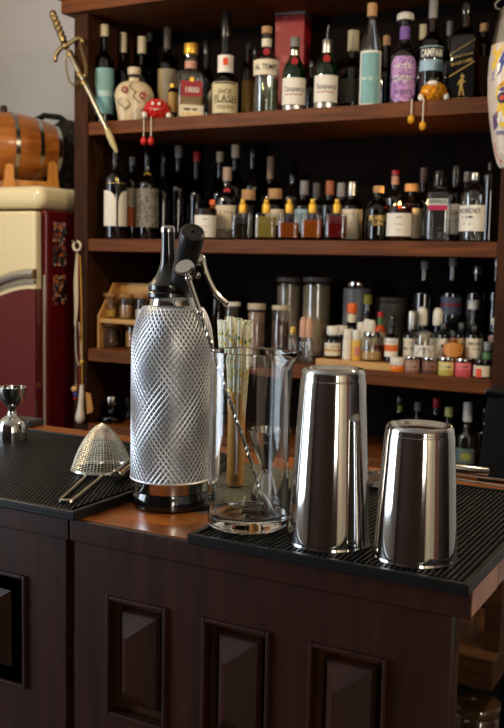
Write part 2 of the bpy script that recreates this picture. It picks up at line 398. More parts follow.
# barrel
bc = onY(4, 137, 2.75); ang = R_(56)
b = thing('barrel', 'small oak barrel with steel hoops lying on top of the fridge', 'barrel', (bc.x, 2.75, FT), ang)
BL, BR_, BE = .205, .128, .088; BZ = .045+BR_
MX = Matrix.Translation((0, 0, BZ)) @ Matrix.Rotation(PI/2, 4, 'Y')
def brl(t): return BR_-(BR_-BE)*abs(t)**1.9
pr = [(0, -BL+.012), (BE-.012, -BL+.012), (BE-.012, -BL)]+[(brl(k/12), BL*k/12) for k in range(-12, 13)]+[(BE-.012, BL), (BE-.012, BL-.012), (0, BL-.012)]
MB().lathe(pr, 40, MX).build('staves', BARRELW, b)
for t in (-.95, -.58, .12, .58, .95):
    w = .016/BL
    MB().lathe([(brl(t)+.0005, BL*t-.009), (brl(t)+.003, BL*t-.008), (brl(t+w*.6)+.003, BL*t+.008), (brl(t+w*.6)+.0005, BL*t+.009)], 40, MX).build('hoop', STEEL, b)
MB().lathe([(0, 0), (.012, 0), (.014, .02), (.010, .03), (0, .03)], 14, Matrix.Translation((0, 0, BZ+BR_-.006))).build('bung', mat('dark_bung', (50, 34, 26), .6), b)
ck = thing('barrel_cradle', 'light wooden cradle carrying the oak barrel on the fridge', 'stand', (bc.x, 2.75, FT), ang)
for x, ly_, lh in ((-.012, .127, .8), (.158, .104, .96)):
    for sd_ in (-1, 1):
        pf = [(-.026, 0), (.026, 0), (.022, .03), (.017, .06), (.016, .095), (.012, .118), (0, .124), (-.012, .118), (-.016, .095), (-.017, .06), (-.022, .03)]
        m = MB(); m.prism([(x+a, z*lh) for a, z in pf], sd_*ly_-.016, sd_*ly_+.016); m.build('leg', CRADLEW, ck, bevel=.003)
    MB().bb((x-.012, -ly_+.017, .012), (x+.012, ly_-.017, .04)).build('crosspiece', CRADLEW, ck, bevel=.002)
for sd_ in (-1, 1): MB().bb((.008, sd_*.108-.009, .02), (.136, sd_*.108+.009, .042)).build('rail', CRADLEW, ck, bevel=.002)
# dark bag behind the barrel
p0 = onY(50, 140, 3.045)
g = thing('cloth_bag', 'black bag with brown lace pattern slumped behind the barrel', 'bag', (p0.x, 3.045, FT+.03))
m = MB()
for cx, cz, r, sq in ((-.06, .13, .125, (1.1, .55, 1.05)), (.09, .14, .115, (1, .55, 1.25)), (0, .07, .13, (1.4, .55, .6))): m.ball((cx, 0, cz), r, 20, sq)
bag = m.build('bag_body', patches('lace', (17, 14, 13), [(70, 50, 30), (26, 20, 18), (84, 62, 36), (20, 16, 14)], 60, .8, .36), g)
md = bag.modifiers.new('remesh', 'REMESH'); md.mode = 'VOXEL'; md.voxel_size = .012; md.use_smooth_shade = True
tx = bpy.data.textures.new('folds', 'CLOUDS'); tx.noise_scale = .07
md = bag.modifiers.new('folds', 'DISPLACE'); md.texture = tx; md.strength = .03
MB().tube([(-.1, 0, .22), (-.07, -.02, .28), (-.01, -.02, .3), (.06, -.01, .29), (.1, 0, .26)], .012, 8).build('handle', mat('black_cloth', (16, 14, 14), .85), g)

# ------------------------------------------------------------------ low stand at the right, behind the counter
st = thing('low_stand', 'low wooden stand with a post seen below the counter end', 'stand', (0, 0, 0))
z1 = .662; z0 = z1-.058
MB().bb((-.62, 1.6, z0), (-.372, 1.85, z1)).build('shelf_board', LOWW, st, bevel=.004)
MB().bb((-.62, 1.6, .36), (-.372, 1.85, .395)).build('shelf_board', LOWW, st, bevel=.004)
MB().bb((-.402, 1.64, z1), (-.372, 1.72, .86)).build('post', LOWW, st, bevel=.003)
for x in (-.6, -.386):
    for y in (1.62, 1.81): MB().bb((x-.018, y, 0), (x+.018, y+.035, .36)).build('leg', LOWW, st)
MB().bb((-.62, 1.83, .395), (-.6, 1.85, z0)).build('rear_post', LOWW, st); MB().bb((-.386, 1.83, .395), (-.372, 1.85, z0)).build('rear_post', LOWW, st)

# ------------------------------------------------------------------ soda siphon
sp = onZ(170.8, 504, CT); k = dep(sp)/F             # metres per photo pixel at the siphon
def px(v): return v*k
s = thing('soda_siphon', 'tall soda siphon bottle wrapped in silver wire mesh with black head', 'soda siphon', (sp.x, sp.y, CT), face_cam(sp.x, sp.y))
zz = lambda y: (505.5-y)*k*1.012                         # photo row -> height on the siphon's axis
def rr(z):                                               # body radius with rounded shoulder
    z0, z1 = zz(352), zz(308)
    if z < z0: return px(39.6)
    t = min(1, (z-z0)/(z1-z0)); return px(22.5)+px(17.1)*math.sqrt(max(0, 1-t**1.75))
MB().lathe([(0, 0), (px(35), 0), (px(38.3), .002), (px(38.6), .009), (px(37.2), .016), (px(36.2), zz(490)-.0005), (px(36.2), zz(489)), (0, zz(489))], 56).build('rubber_foot', mat('black_foot', (13, 13, 15), .1, coat=.8), s)
MB().lathe([(0, zz(489)+.0002), (px(36.4), zz(489)+.0002), (px(36.8), zz(480)), (px(38), zz(475))], 56).build('base_band', CHROME, s)
SIPHG = mat('siphon_vessel', (160, 164, 170), .38, metal=.45, vary=.05, scale=30)
zs = [zz(476)+(zz(308)-zz(476))*i/50 for i in range(51)]
MB().lathe([(0, zs[0])]+[(rr(z)-.0016, z) for z in zs]+[(0, zs[-1])], 56).build('vessel', SIPHG, s)
WIRE = mat('mesh_wire', (232, 232, 234), .5, metal=1, vary=.04)
m = MB(); NW = 50; za, zb = zz(477), zz(311)
NP = 60; turns = .5
for d in (1, -1):
    for w in range(NW):
        pts = []
        for i in range(NP+1):
            t = i/NP; z = za+(zb-za)*t; a = 2*PI*w/NW+d*turns*2*PI*t
            r = rr(z)+.0003+.00012*d
            pts.append((r*math.cos(a), r*math.sin(a), z))
        m.tube(pts, .0009, 5, caps=False)
m.build('wire_mesh', WIRE, s, sharp=60)
rg = MB()
for z in (za,): rg.tube([((rr(z)+.0004)*math.cos(2*PI*i/60), (rr(z)+.0004)*math.sin(2*PI*i/60), z) for i in range(60)], .0013, 6, True)
rg.build('mesh_ring', WIRE, s)
MB().lathe([(0, zz(313)), (px(24), zz(313)), (px(23), zz(308)), (px(22.4), zz(303)), (px(21.5), zz(301)), (0, zz(301))], 40).build('neck_collar', CHROME, s)
HEADB = mat('head_plastic', (11, 11, 13), .22, coat=.7, vary=0)
MB().lathe([(0, zz(303)), (px(20), zz(303)), (px(21.8), zz(301)), (px(21.8), zz(297.5)), (px(20), zz(296)), (px(20.6), zz(294)), (px(20.6), zz(290)), (px(19.4), zz(288.5)), (px(17), zz(286)), (px(13), zz(281)), (px(10), zz(275)), (px(8), zz(268)), (px(7.1), zz(258)), (px(6.6), zz(248)), (px(6.4), zz(239)), (0, zz(239))], 40,
     Matrix(((1, 0, -.035, .0045), (0, 1, 0, 0), (0, 0, 1, 0), (0, 0, 0, 1)))).build('valve_head', HEADB, s)
tilt_x = .0045-.035*zz(236)
MB().lathe([(0, zz(239.5)), (px(6.9), zz(239.5)), (px(7.1), zz(236)), (px(6.2), zz(234)), (px(4.4), zz(233.2)), (px(4), zz(234.6)), (0, zz(234.6))], 28, Matrix.Translation((tilt_x, 0, 0))).build('head_cap', CHROME, s)
# charger holder: thick black cylinder leaning up towards the room
iw = Matrix.Rotation(-face_cam(sp.x, sp.y), 3, 'Z')
toward = Vector((-fw.x, -fw.y, 0)).normalized(); right = Vector((rt.x, rt.y, 0)).normalized()
def loc(dx, dz_, dt): return iw @ (right*px(dx)+toward*px(dt))+Vector((0, 0, dz_))
A = loc(7, zz(291), 8); B = loc(22.5, zz(240), 62)
ax = (B-A); L = ax.length; Q = ax.to_track_quat('Z', 'Y').to_matrix().to_4x4()
TM = Matrix.Translation(A) @ Q; r0 = px(12.2)*.94
hp = MB().lathe([(0, 0), (r0*.9, 0), (r0*.93, L*.4), (r0, L*.8), (r0, L-.004), (r0*.93, L-.0012), (r0*.8, L), (r0*.16, L-.0012), (r0*.1, L-.003), (0, L-.003)], 36, TM).build('charger_holder', mat('holder_plastic', (13, 13, 14), .38, vary=0), s)
lev = MB(); lp = [loc(24, zz(262), 18), loc(29, zz(263), 18), loc(31, zz(272), 19), loc(36, zz(285), 19), loc(43, zz(297), 19), loc(52, zz(305), 19)]
def smooth(pts, n=6):
    pts = [Vector(p) for p in pts]; out = []
    for i in range(len(pts)-1):
        a, b_, c, d = pts[max(0, i-1)], pts[i], pts[i+1], pts[min(len(pts)-1, i+2)]
        for j in range(n):
            t = j/n; out.append(.5*((2*b_)+(c-a)*t+(2*a-5*b_+4*c-d)*t*t+(3*b_-a-3*c+d)*t**3))
    return out+[pts[-1]]
lev.tube(smooth(lp), px(2.6), 10); lev.ball(lp[-1], px(2.9), 12)
lev.build('lever', STEEL, s)
br = MB(); br.tube([loc(12, zz(273), 28), loc(19, zz(268.5), 30), loc(27, zz(265), 26)], px(4), 12); br.ball(loc(12.5, zz(272.5), 28), px(5), 14); br.ball(loc(26.5, zz(266), 26), px(4.4), 14)
br.ball(loc(25, zz(279.5), 27), px(3.2), 12)
br.build('lever_bracket', CHROME, s)

# ------------------------------------------------------------------ shaker tins
def tin(label, cx, cy, hwb, hwt, ytop):
    p = onZ(cx, cy, MT); q = dep(p)/F; Rb, Rt = hwb*q, hwt*q
    top = onY(cx, ytop, p.y).z-MT
    t = thing('shaker_tin', label, 'shaker tin', (p.x, p.y, MT), 0, 'upturned shaker tins')
    w = .0009
    prof = [(Rb-w, .0), (Rb+.0007, .0), (Rb+.0009, .0016), (Rb, .003), (Rb, .0034), (Rb-.0001, .006)]
    for i in range(1, 13):
        z = .003+(top-.003)*i/13; prof.append((Rb+(Rt-Rb)*(z/top)**1.12, z))
    prof += [(Rt+.0004, top*.935), (Rt-.0004, top*.945), (Rt, top-.006), (Rt-.0008, top-.0022), (Rt-.0028, top), (Rt-.0055, top-.0006), (Rt-.008, top-.004), (Rt-.010, top-.0045), (0, top-.004)]
    inner = [(0, top-.006), (Rt-.011, top-.0065)]+[(Rb-w+(Rt-Rb)*(z/top)**1.12, z) for z in (top-.012, top*.7, top*.4, .003)]+[(Rb-w, 0)]
    MB().lathe(prof+inner, 72).build('tin_body', CHROME, t, sharp=50)
    return t
tin('taller upturned polished steel shaker tin beside the mixing glass', 328.5, 541, 41, 31.5, 367.5)
tin('shorter upturned polished steel shaker tin nearest the counter end', 414.5, 556, 41.8, 34, 424)

# ------------------------------------------------------------------ mixing glass, spoon, jigger behind
gp = onZ(247.5, 524, MT); gk = dep(gp)/F; GR = 40*gk; GH = onY(256, 351, gp.y).z-MT
gt = thing('mixing_glass', 'tall clear mixing glass with thick base holding a twisted bar spoon', 'mixing glass', (gp.x, gp.y, MT), 0)
def spout(bm_, h):              # pull a pouring lip out of the rim
    d = right
    for i, v in enumerate(bm_.v):
        V = Vector(v); rad = Vector((V.x, V.y, 0))
        if rad.length < GR*.8: continue
        c = rad.normalized().dot(d)
        if V.z > h-.022 and c > .8:
            wv = ((c-.8)/.2)**1.5*((V.z-(h-.022))/.022)**1.4
            bm_.v[i] = tuple(V+d*.011*wv)
m = MB(); w = .0026
m.lathe([(GR-.0004, .0145)]+[(GR, .0145+(GH-.0165)*i/10) for i in range(0, 8)]+[(GR, GH-.016), (GR, GH-.008), (GR+.0008, GH-.003), (GR+.0006, GH-.0006), (GR-.0008, GH), (GR-w, GH-.001), (GR-w, GH-.008), (GR-w, GH-.016)]+[(GR-w, .02+(GH-.04)*i/6) for i in range(6, 0, -1)]+[(GR-w, .0155), (GR-.0004, .0145)], 72)
spout(m, GH); m.build('glass_wall', SOLIDG, gt, sharp=60)
MB().lathe([(0, .001), (GR*.6, .0), (GR-.003, .0), (GR-.0006, .002), (GR, .006), (GR, .0142), (GR-.003, .0146), (GR-.006, .0135), (GR*.55, .0115), (0, .011)], 72).build('glass_base', SOLIDG, gt, sharp=60)
# bar spoon leaning on the rim
def gl(dx, dz_, dt=0): return Vector((gp.x, gp.y, MT))+right*(dx*gk)+toward*(dt*gk)+Vector((0, 0, dz_))
bs = thing('bar_spoon', 'long twisted steel bar spoon leaning inside the mixing glass', 'bar spoon', gl(22, .0165))
o0 = bs.location.copy()
P0 = gl(17, .024)-o0; P1 = gl(-38.5, GH+.003)-o0; dv = (P1-P0); P2 = P0+dv*1.49
st_ = MB(); n = 170
sd = dv.normalized(); e1 = sd.cross(toward).normalized(); e2 = sd.cross(e1)
ta, tb = .06, 1.22
for q in (0, PI):               # two strands twisted together
    st_.tube([P0+dv*(ta+(tb-ta)*i/n)+(e1*math.cos(q+i*.62)+e2*math.sin(q+i*.62))*.0011 for i in range(n+1)], .00135, 6)
st_.tube([P0-sd*.004, P0+dv*ta], .0021, 8)
st_.build('twisted_stem', STEEL, bs)
e_ = MB(); e_.tube([P0+dv*tb, P2], .0026, 10); e_.ball(P0+dv*tb, .0036, 12); e_.ball(P0+dv*1.43, .0038, 12)
e_.build('stem_end', CHROME, bs)
dk = MB(); dk.lathe([(0, 0), (.0095, 0), (.0105, .0015), (.0095, .004), (0, .004)], 24, Matrix.Translation(P2) @ (sd*.6+toward*.55).to_track_quat('Z', 'Y').to_matrix().to_4x4())
dk.build('muddler_disc', CHROME, bs)
bw = MB(); bw.ball((0, 0, 0), .0115, 18, (.72, .3, 1.5), Matrix.Translation(P0+gl(2, .001)-gl(0, 0)) @ (sd*.8-right*.2).to_track_quat('Z', 'Y').to_matrix().to_4x4())
bw.build('spoon_bowl', STEEL, bs)

def jigger(label, cx, cy, ytop, prof, m, z=CT, grp=None):
    """prof: (half width px, photo row)"""
    p = onZ(cx, cy, z); q = dep(p)/F
    t = thing('jigger', label, 'jigger', (p.x, p.y, z), 0, grp)
    H_ = onY(cx, ytop, p.y).z-z; y0 = cy; f = H_/(y0-ytop)
    out = [(hw*q, (y0-y)*f) for hw, y in prof]; wall = .0014
    waist = min(range(len(out)), key=lambda i: out[i][0])
    cup = [(max(.0005, r-wall), h) for r, h in out[waist+1:]][::-1]
    foot = [(max(.0005, r-wall), h) for r, h in out[:waist]]
    full = [(0, foot[-1][1]-.001)]+foot[::-1]+out+cup+[(0, cup[-1][1]+.002)]
    MB().lathe(full, 48).build('jigger_body', m, t, sharp=50)
    return t
jigger('steel jigger standing on the left bar mat', 12.5, 439, 387, [(14.6, 439), (14.6, 432), (14.2, 426), (13, 421), (9.5, 417.5), (5, 415), (4.4, 412), (4.3, 408), (5.5, 406), (9, 403), (11.8, 398), (13, 393), (13.6, 387)], CHROME, MT)
jigger('tall bell jigger standing behind the mixing glass', 268, 504, 429, [(18.5, 504), (18, 498), (16, 490), (12, 481), (8, 474), (6, 470), (6, 466), (8.5, 461), (13, 454), (17.5, 445), (20, 437), (21.5, 429)], CHROME, CT)

# ------------------------------------------------------------------ bamboo cup of straws
cp = onZ(232, 485, CT); ck_ = dep(cp)/F; CR = 11.2*ck_; CH = onY(233, 391, cp.y).z-CT
t = thing('bamboo_cup', 'bamboo tube cup filled with patterned paper straws', 'straw holder', (cp.x, cp.y, CT), face_cam(cp.x, cp.y))
MB().lathe([(0, .0), (CR-.004, 0), (CR-.001, .002), (CR, .006), (CR, CH-.001), (CR-.0008, CH), (CR-.0028, CH), (CR-.003, .012), (0, .012)], 36).build('cup_body', BAMBOO, t)
em = MB(); wrap(em, *text_geo('TIKI', .0085, .01), CR, .012); em.build('burnt_lettering', mat('burnt_wood', (140, 92, 44), .7), t)
STRAW = patches('pineapple_print', (250, 246, 222), [(234, 206, 70), (232, 200, 60), (120, 150, 80), (238, 214, 90)], 120, .55, .33)
STIN = mat('straw_inside', (226, 216, 190), .7)
sm = MB().lathe([(.0031, 0), (.0031, .206), (.0027, .206), (.0027, 0), (.0031, 0)], 12).build('paper_straw', STRAW)
tag(sm, 'white paper straw with yellow pineapple print in the bamboo cup', 'straw', 'paper straws in the bamboo cup')
straws = []
base = [(0, 0)]+[(math.cos(a*PI/3), math.sin(a*PI/3)) for a in range(6)]+[(2*math.cos(a*PI/6+.26), 2*math.sin(a*PI/6+.26)) for a in range(12)]
for i, (bx, by) in enumerate(base):
    o = sm if i == 0 else sm.copy()
    if i: COL.objects.link(o)
    f0 = .0031*1.05; b0 = Vector((bx*f0, by*f0, .0125)); sc_ = 1.45+.25*random.random()
    topv = Vector((bx*f0*3.1+random.uniform(-.003, .003)-.001, by*f0*2.2, .0125+.196))
    d = (topv-b0).normalized(); o.rotation_mode = 'QUATERNION'; o.rotation_quaternion = d.to_track_quat('Z', 'Y')
    o.location = Vector((cp.x, cp.y, CT))+b0+Vector((0, 0, random.uniform(-.0, .007)*(1 if i % 3 else .2)))

# ------------------------------------------------------------------ cone strainer on the left mat
a = onZ(102, 471, MT); q = dep(a)/F; SR = 29.5*q
hv = (onZ(66, 502, MT)-a); hv.z = 0
t = thing('cone_strainer', 'conical wire mesh strainer lying rim down on the studded mat', 'strainer', (a.x, a.y, MT))
SHt = .062
def cr_(z): u_ = z/SHt; return SR*.93*(1-u_**1.4)**.62*.97+.004*(1-u_)
m = MB(); NM = 52
for i in range(NM):
    an = 2*PI*i/NM
    m.tube([(cr_(SHt*j/14)*math.cos(an), cr_(SHt*j/14)*math.sin(an), .004+SHt*j/14) for j in range(15)], .00028, 3, caps=False)
for j in range(1, 27):
    z = SHt*j/27.5; m.tube([(cr_(z)*math.cos(2*PI*i/48), cr_(z)*math.sin(2*PI*i/48), .004+z) for i in range(48)], .00028, 3, True)
m.build('mesh_cone', mat('strainer_mesh', (226, 218, 196), .42, metal=1), t, sharp=80)
MB().lathe([(SR*.94, .001), (SR*1.0, .0002), (SR*1.06, .0012), (SR*1.07, .0036), (SR*1.03, .0062), (SR*.97, .0068), (SR*.94, .005), (SR*.94, .001)], 56).build('rim', STEEL, t)
d = hv.normalized(); e = Vector((-d.y, d.x, 0)); w = .0105; Lh = hv.length
pts = [d*SR*.98+e*w+Vector((0, 0, .004)), d*(SR+.006)+e*w+Vector((0, 0, .0045)), d*(SR+.018)+e*w*.95+Vector((0, 0, -.002+.004)), d*(Lh-.006)+e*w*.7+Vector((0, 0, .002)), d*Lh+e*w*.45+Vector((0, 0, .002)), d*Lh-e*w*.45+Vector((0, 0, .002)), d*(Lh-.006)-e*w*.7+Vector((0, 0, .002)), d*(SR+.018)-e*w*.95+Vector((0, 0, .002)), d*(SR+.006)-e*w+Vector((0, 0, .0045)), d*SR*.98-e*w+Vector((0, 0, .004))]
MB().tube(smooth(pts, 4), .0019, 8).build('wire_handle', mat('bright_wire', (220, 212, 190), .3, metal=1), t)
# muddler: steel tube lying behind the siphon
a = onZ(117, 482, MT); v = onZ(133, 466.5, MT+.008)-onZ(117, 480, MT+.008); v.z = 0; v.normalize()
t = thing('muddler', 'steel muddler with dark end lying on the mat beside the siphon', 'muddler', (a.x, a.y, MT+.0085))
MB().tube([v*.0, v*.09], .008, 20).build('shaft', STEEL, t)
MB().tube([v*-.006, v*-.004, v*0], [.0065, .008, .0084], 20).build('dark_end', mat('dark_steel', (120, 116, 112), .25, metal=1), t)
# dark box on the wood behind the jigger
a = onZ(26, 427, CT); t = MB().bb((-.045, -.02, 0), (.012, .02, .012)).build('coaster_tray', mat('charcoal', (40, 38, 38), .5), None, (a.x, a.y+.015, CT), 0, bevel=.003)
tag(t, 'small charcoal tray on the wood edge behind the left jigger', 'tray')

# ------------------------------------------------------------------ spring strainer and wire handled strainer behind the short tin
a = onZ(412, 470, MT)
t = thing('spring_strainer', 'steel cocktail strainer with spring coil lying behind the short tin', 'strainer', (a.x, 1.155, MT), R_(2))
MB().lathe([(0, .004), (.034, .004), (.0365, .0035), (.0365, .005), (.034, .0056), (0, .0056)], 48).build('plate', STEEL, t)
m = MB(); m.tube([(( .0405+.0035*math.cos(i*1.05))*math.cos(R_(-15)+R_(230)*i/360*1.0+R_(80)), (.0405+.0035*math.cos(i*1.05))*math.sin(R_(-15)+R_(230)*i/360+R_(80)), .006+.0035*math.sin(i*1.05)) for i in range(361)], .0008, 5)
m.build('spring_coil', CHROME, t)
a = onZ(458, 474, MT)
c0 = Vector(t.location)
m = MB()
A1 = onZ(456, 474.5, MT+.003); A2 = onZ(504, 480, MT+.003); B1 = onZ(456, 479, MT+.003); B2 = onZ(504, 487, MT+.003)
m.tube([c0+Vector((.034, .008, .004))-c0, A1-c0, A2+(A2-A1)*.9-c0], .0014, 8); m.tube([c0+Vector((.03, -.02, .004))-c0, B1-c0, B2+(B2-B1)*.9-c0], .0014, 8)
ob = m.build('wire_handle', STEEL, t); ob.rotation_euler.z = -R_(2)
b2 = onY(487, 471.5, 1.215); a = onY(440, 466, 1.165)
v = (b2-a); q_ = v.to_track_quat('Z', 'Y').to_matrix().to_4x4()
ob = MB().lathe([(0, 0), (.0048, 0), (.0055, .001), (.0055, v.length), (.0042, v.length), (.0040, v.length-.01), (0, v.length-.01)], 20, Matrix.Translation(a-c0) @ q_).build('handle_tube', STEEL, t); ob.rotation_euler.z = -R_(2)
MB().tube([(.02, .004, .005), (.03, .006, .012), tuple(a-c0)], .003, 8).build('handle_bracket', STEEL, t)

# ------------------------------------------------------------------ bottles and jars on the shelves
ROW = {1: 2.668, 2: 2.765, 3: 2.872, 0: 2.628, 4: 2.915}
LIQ = {}
def liquid(col):
    return thin_glass('liquid_%s' % '_'.join(str(c) for c in col), tuple(int(120+c*.53) for c in col), .03, .78 if max(col)-min(col) > 60 else .06, col)
def interp(prof, z):
    for (r0, z0), (r1, z1) in zip(prof, prof[1:]):
        if z0 <= z <= z1 and z1 > z0: return r0+(r1-r0)*(z-z0)/(z1-z0)
    return prof[-1][0]
def rings(poly, k=4):
    n = len(poly); cx = sum(p[0] for p in poly)/n; cy_ = sum(p[1] for p in poly)/n; vs = [(cx, cy_, 0)]; fs = []
    for r in range(1, k+1): vs += [(cx+(x-cx)*r/k, cy_+(y-cy_)*r/k, 0) for x, y in poly]
    for i in range(n):
        j = (i+1) % n; fs.append((0, 1+i, 1+j))
        for r in range(k-1): a = 1+r*n; fs.append((a+i, a+n+i, a+n+j, a+j))
    return vs, fs
def bottle(name, label, cat, X, hw, yt, row, z, sh=None, nk=None, nr=.34, glass=None, liq=None, yl=None,
           cap=None, ycap=None, cr=1.12, labels=(), sq=2, asp=1, turn=0, group=None, ybase=None, hollow=None, capname='cap', cap_dome=0, taper=1, shc=.5):
    Y = ROW.get(row, row); glass = glass or BLACKG
    pt = onY(X, yt, Y); q = dep(onY(X, sh or yt, Y))/F; R = hw*q
    xc = onY(X, (sh or yt)+15, Y).x
    zf = lambda y: onY(X, y, Y).z-z
    zl = lambda y: onY(X, y, Y-R).z-z
    T = zf(yt)
    t = thing(name, label, cat, (xc, Y, z), face_cam(xc, Y)+R_(turn), group)
    zsh = zf(sh); znk = zf(nk); zc = zf(ycap) if ycap else T
    rn = R*nr
    prof = [(R*.86*taper, 0), (R*.97*taper, .002), (R*taper, .006)]
    prof += [(R*(taper+(1-taper)*i/3), .006+(zsh-.006)*i/3) for i in (1, 2, 3)]
    N = 8
    for i in range(1, N+1):
        u_ = i/N; c = (1-(u_**2)) ** .5 if shc == 0 else (1-(3*u_*u_-2*u_**3))
        prof.append((rn+(R-rn)*c, zsh+(znk-zsh)*u_))
    endz = T-.003 if cap else T
    prof += [(rn*.98, znk+(endz-znk)*.5), (rn*.98, endz)]
    ps = None
    if sq != 2: ps = [sq]*6+[sq+(2-sq)*(i/N) for i in range(1, N+1)]+[2, 2]
    seg = 40 if sq != 2 else 28
    if hollow is None: hollow = glass is CLEAR
    outer = [(0, 0)]+prof
    pso = [2]+ps if ps else None
    m = MB()
    if hollow:
        th = .0024
        inn = [(max(r-th, .002), max(h, .005)) for r, h in prof][::-1]
        m.lathe(outer+inn+[(0, .005)], seg, ps=(pso+ps[::-1]+[2]) if ps else None, asp=asp)
    else: m.lathe(outer+[(0, endz)], seg, ps=(pso+[2]) if ps else None, asp=asp)
    m.build('glass_body', glass, t, sharp=50)
    if liq:
        lz = zf(yl) if yl else zsh*.8; th = .0027
        lp = [(max(r-th, .0015), h) for r, h in prof if .0056 <= h < lz]
        lp = [(lp[0][0], .0054)]+lp+[(max(interp(prof, lz)-th, .0015), lz)]
        lps = [sq]*len(lp) if sq != 2 else None
        MB().lathe([(0, .0054)]+lp+[(0, lz)], seg, ps=[2]+lps+[2] if lps else None, asp=asp).build('liquid', liquid(liq), t, sharp=50)
    if cap:
        rc = rn*cr; e = .0015
        MB().lathe([(0, zc), (rc*.98, zc), (rc, zc+e)]+([(rc, T-e), (rc*.94, T)] if not cap_dome else [(rc, zc+(T-zc)*.5), (rc*.92, zc+(T-zc)*.8), (rc*.6, T)])+[(0, T)], 20).build(capname, cap, t, sharp=50)
    for L in labels:
        yb, ya, wf, ml = L[:4]; txt = L[4] if len(L) > 4 else (); op = L[5] if len(L) > 5 else {}
        z0_, z1_ = zl(yb), zl(ya)
        r = interp(prof, (z0_+z1_)/2) if not op.get('r') else R*op['r']
        r = max(interp(prof, z0_), interp(prof, z1_), r) if op.get('fit', 1) else r
        flat = sq != 2 and r > R*.9
        rp = r*asp if flat else r
        m = MB(); W = wf*2*r if flat else 2*r*math.asin(min(1, wf))
        x0 = op.get('x', 0)*r
        if op.get('shape') == 'oct':
            W *= .92; c = W*.2; vs = []; n = 20
            for i in range(n+1):
                x = W*(i/n-.5); k_ = max(0, abs(x)-(W/2-c)); vs += [(x, z0_+k_, 0), (x, z1_-k_, 0)]
            wrap(m, vs, [(2*i, 2*i+2, 2*i+3, 2*i+1) for i in range(n)], rp, 0, .0005, flat)
        elif op.get('shape') == 'disc':
            vs = [(W/2*math.cos(2*PI*i/24)+x0, (z0_+z1_)/2+(z1_-z0_)/2*math.sin(2*PI*i/24), 0) for i in range(24)]
            wrap(m, *rings([(v[0], v[1]) for v in vs]), rp, 0, op.get('lift', .0008), flat)
        elif op.get('poly'):
            vs = [(a*W/2+x0, z0_+b_*(z1_-z0_), 0) for a, b_ in op['poly']]; wrap(m, vs, [tuple(range(len(vs)))], rp, 0, op.get('lift', .0008), flat)
        else: patch(m, rp, z0_, z1_, W, op.get('lift', .0005), flat, op.get('arch', 0)*(z1_-z0_), x0)
        lo = m.build(op.get('name', 'label'), ml, t)
        for tx_ in txt:
            s_, y_, sz, ink = tx_[:4]; sz = sz*q*1.38
            vs, fs = text_geo(s_, sz, tx_[5] if len(tx_) > 5 else .012, tx_[6] if len(tx_) > 6 else 0)
            if not vs: continue
            wd = max(v[0] for v in vs)-min(v[0] for v in vs); xs_ = min(1, W*(.92 if flat else .74)/wd)*(tx_[4] if len(tx_) > 4 else 1)
            w2 = MB(); wrap(w2, vs, fs, rp, zl(y_), op.get('lift', .0005)+.0005, flat, xs_, x0); w2.build('lettering', ink, lo)
    t['_R'] = R
    return t
def decal(t, r, z, poly, m, name='motif', lift=.0009, flat=False):
    w = MB()
    if flat: wrap(w, [(x, y, 0) for x, y in poly], [tuple(range(len(poly)))], r, z, lift, flat)
    else: wrap(w, *rings(poly), r, z, lift)
    return w.build(name, m, t)
def bar(w, h, n=10): return [(-w+2*w*i/n, -h) for i in range(n+1)]+[(w-2*w*i/n, h) for i in range(n+1)]
def ell(rx, ry, n=14, cx=0, cy=0, ph=0): return [(cx+rx*math.cos(2*PI*i/n+ph), cy+ry*math.sin(2*PI*i/n+ph)) for i in range(n)]

B = bottle
SB = 'spirit bottle'
CREAMCAP = mat('cream_capsule', (188, 176, 150), .45)
GREYCAP = mat('grey_capsule', (120, 118, 118), .4)
PURP = patches('purple_print', (176, 132, 186), [(96, 60, 130), (204, 170, 206), (150, 70, 140), (120, 90, 160)], 120, .5, .4)
# ---- top shelf, front row
B('spirit_bottle', 'dark bottle with pale teal label and cork at the left end of the top shelf', 'bottle', 104.5, 9.8, 25, 1, S1, 62, 50, .38, DARKG, cap=CREAMCAP, ycap=37, labels=[(113, 67, .93, TEALL, [('~2', 93, 4.2, WHITEINK)]), (95.5, 90, .8, mat('pale_teal', (170, 206, 206), .6), (), {'lift': .0007, 'name': 'label_band'})])
t = B('ceramic_flask', 'round cream ceramic flask bottle painted with red flowers', 'flask', 134, 19.5, 68, 1, S1, 97, 81, .27, mat('cream_ceramic', (206, 188, 154), .3, coat=.4), cap=mat('cream_stopper', (202, 188, 160), .4), ycap=75, cr=1.25, asp=.55, shc=0, taper=.8, hollow=False, capname='stopper')
R = t['_R']; RF = mat('red_paint', (142, 52, 40), .45); BP = mat('brown_paint', (84, 62, 50), .5)
zf = lambda y: onY(134, y, 2.668).z-S1
for cx, y, s0 in ((-.47, 92, 1), (.45, 97, 1.1)):
    for i in range(6):
        an = i*PI/3; decal(t, R*.55, zf(y), ell(.0035*s0, .0055*s0, 10, 0, 0), RF, 'painted_petal', .002, True).location = (cx*R+math.cos(an)*.0085*s0, 0, math.sin(an)*.0085*s0)
for x0, y0, sg in ((-.4, 108, 1), (.15, 100, -1), (.5, 108, 1), (-.05, 90, -1), (-.62, 106, -1)):
    m = MB(); m.tube([(x0*R+sg*.012*math.sin(i*.5), -R*.55-.0015+.010*abs(x0), zf(y0)+.022-.0045*i) for i in range(9)], [.0008+.0012*math.sin(i*PI/8) for i in range(9)], 6); m.build('painted_scroll', BP, t)
m = MB(); m.lathe([(R*.285, zf(77.8)), (R*.30, zf(77.2)), (R*.30, zf(75.8)), (R*.285, zf(75.2))], 20); m.build('neck_band', INK, t)
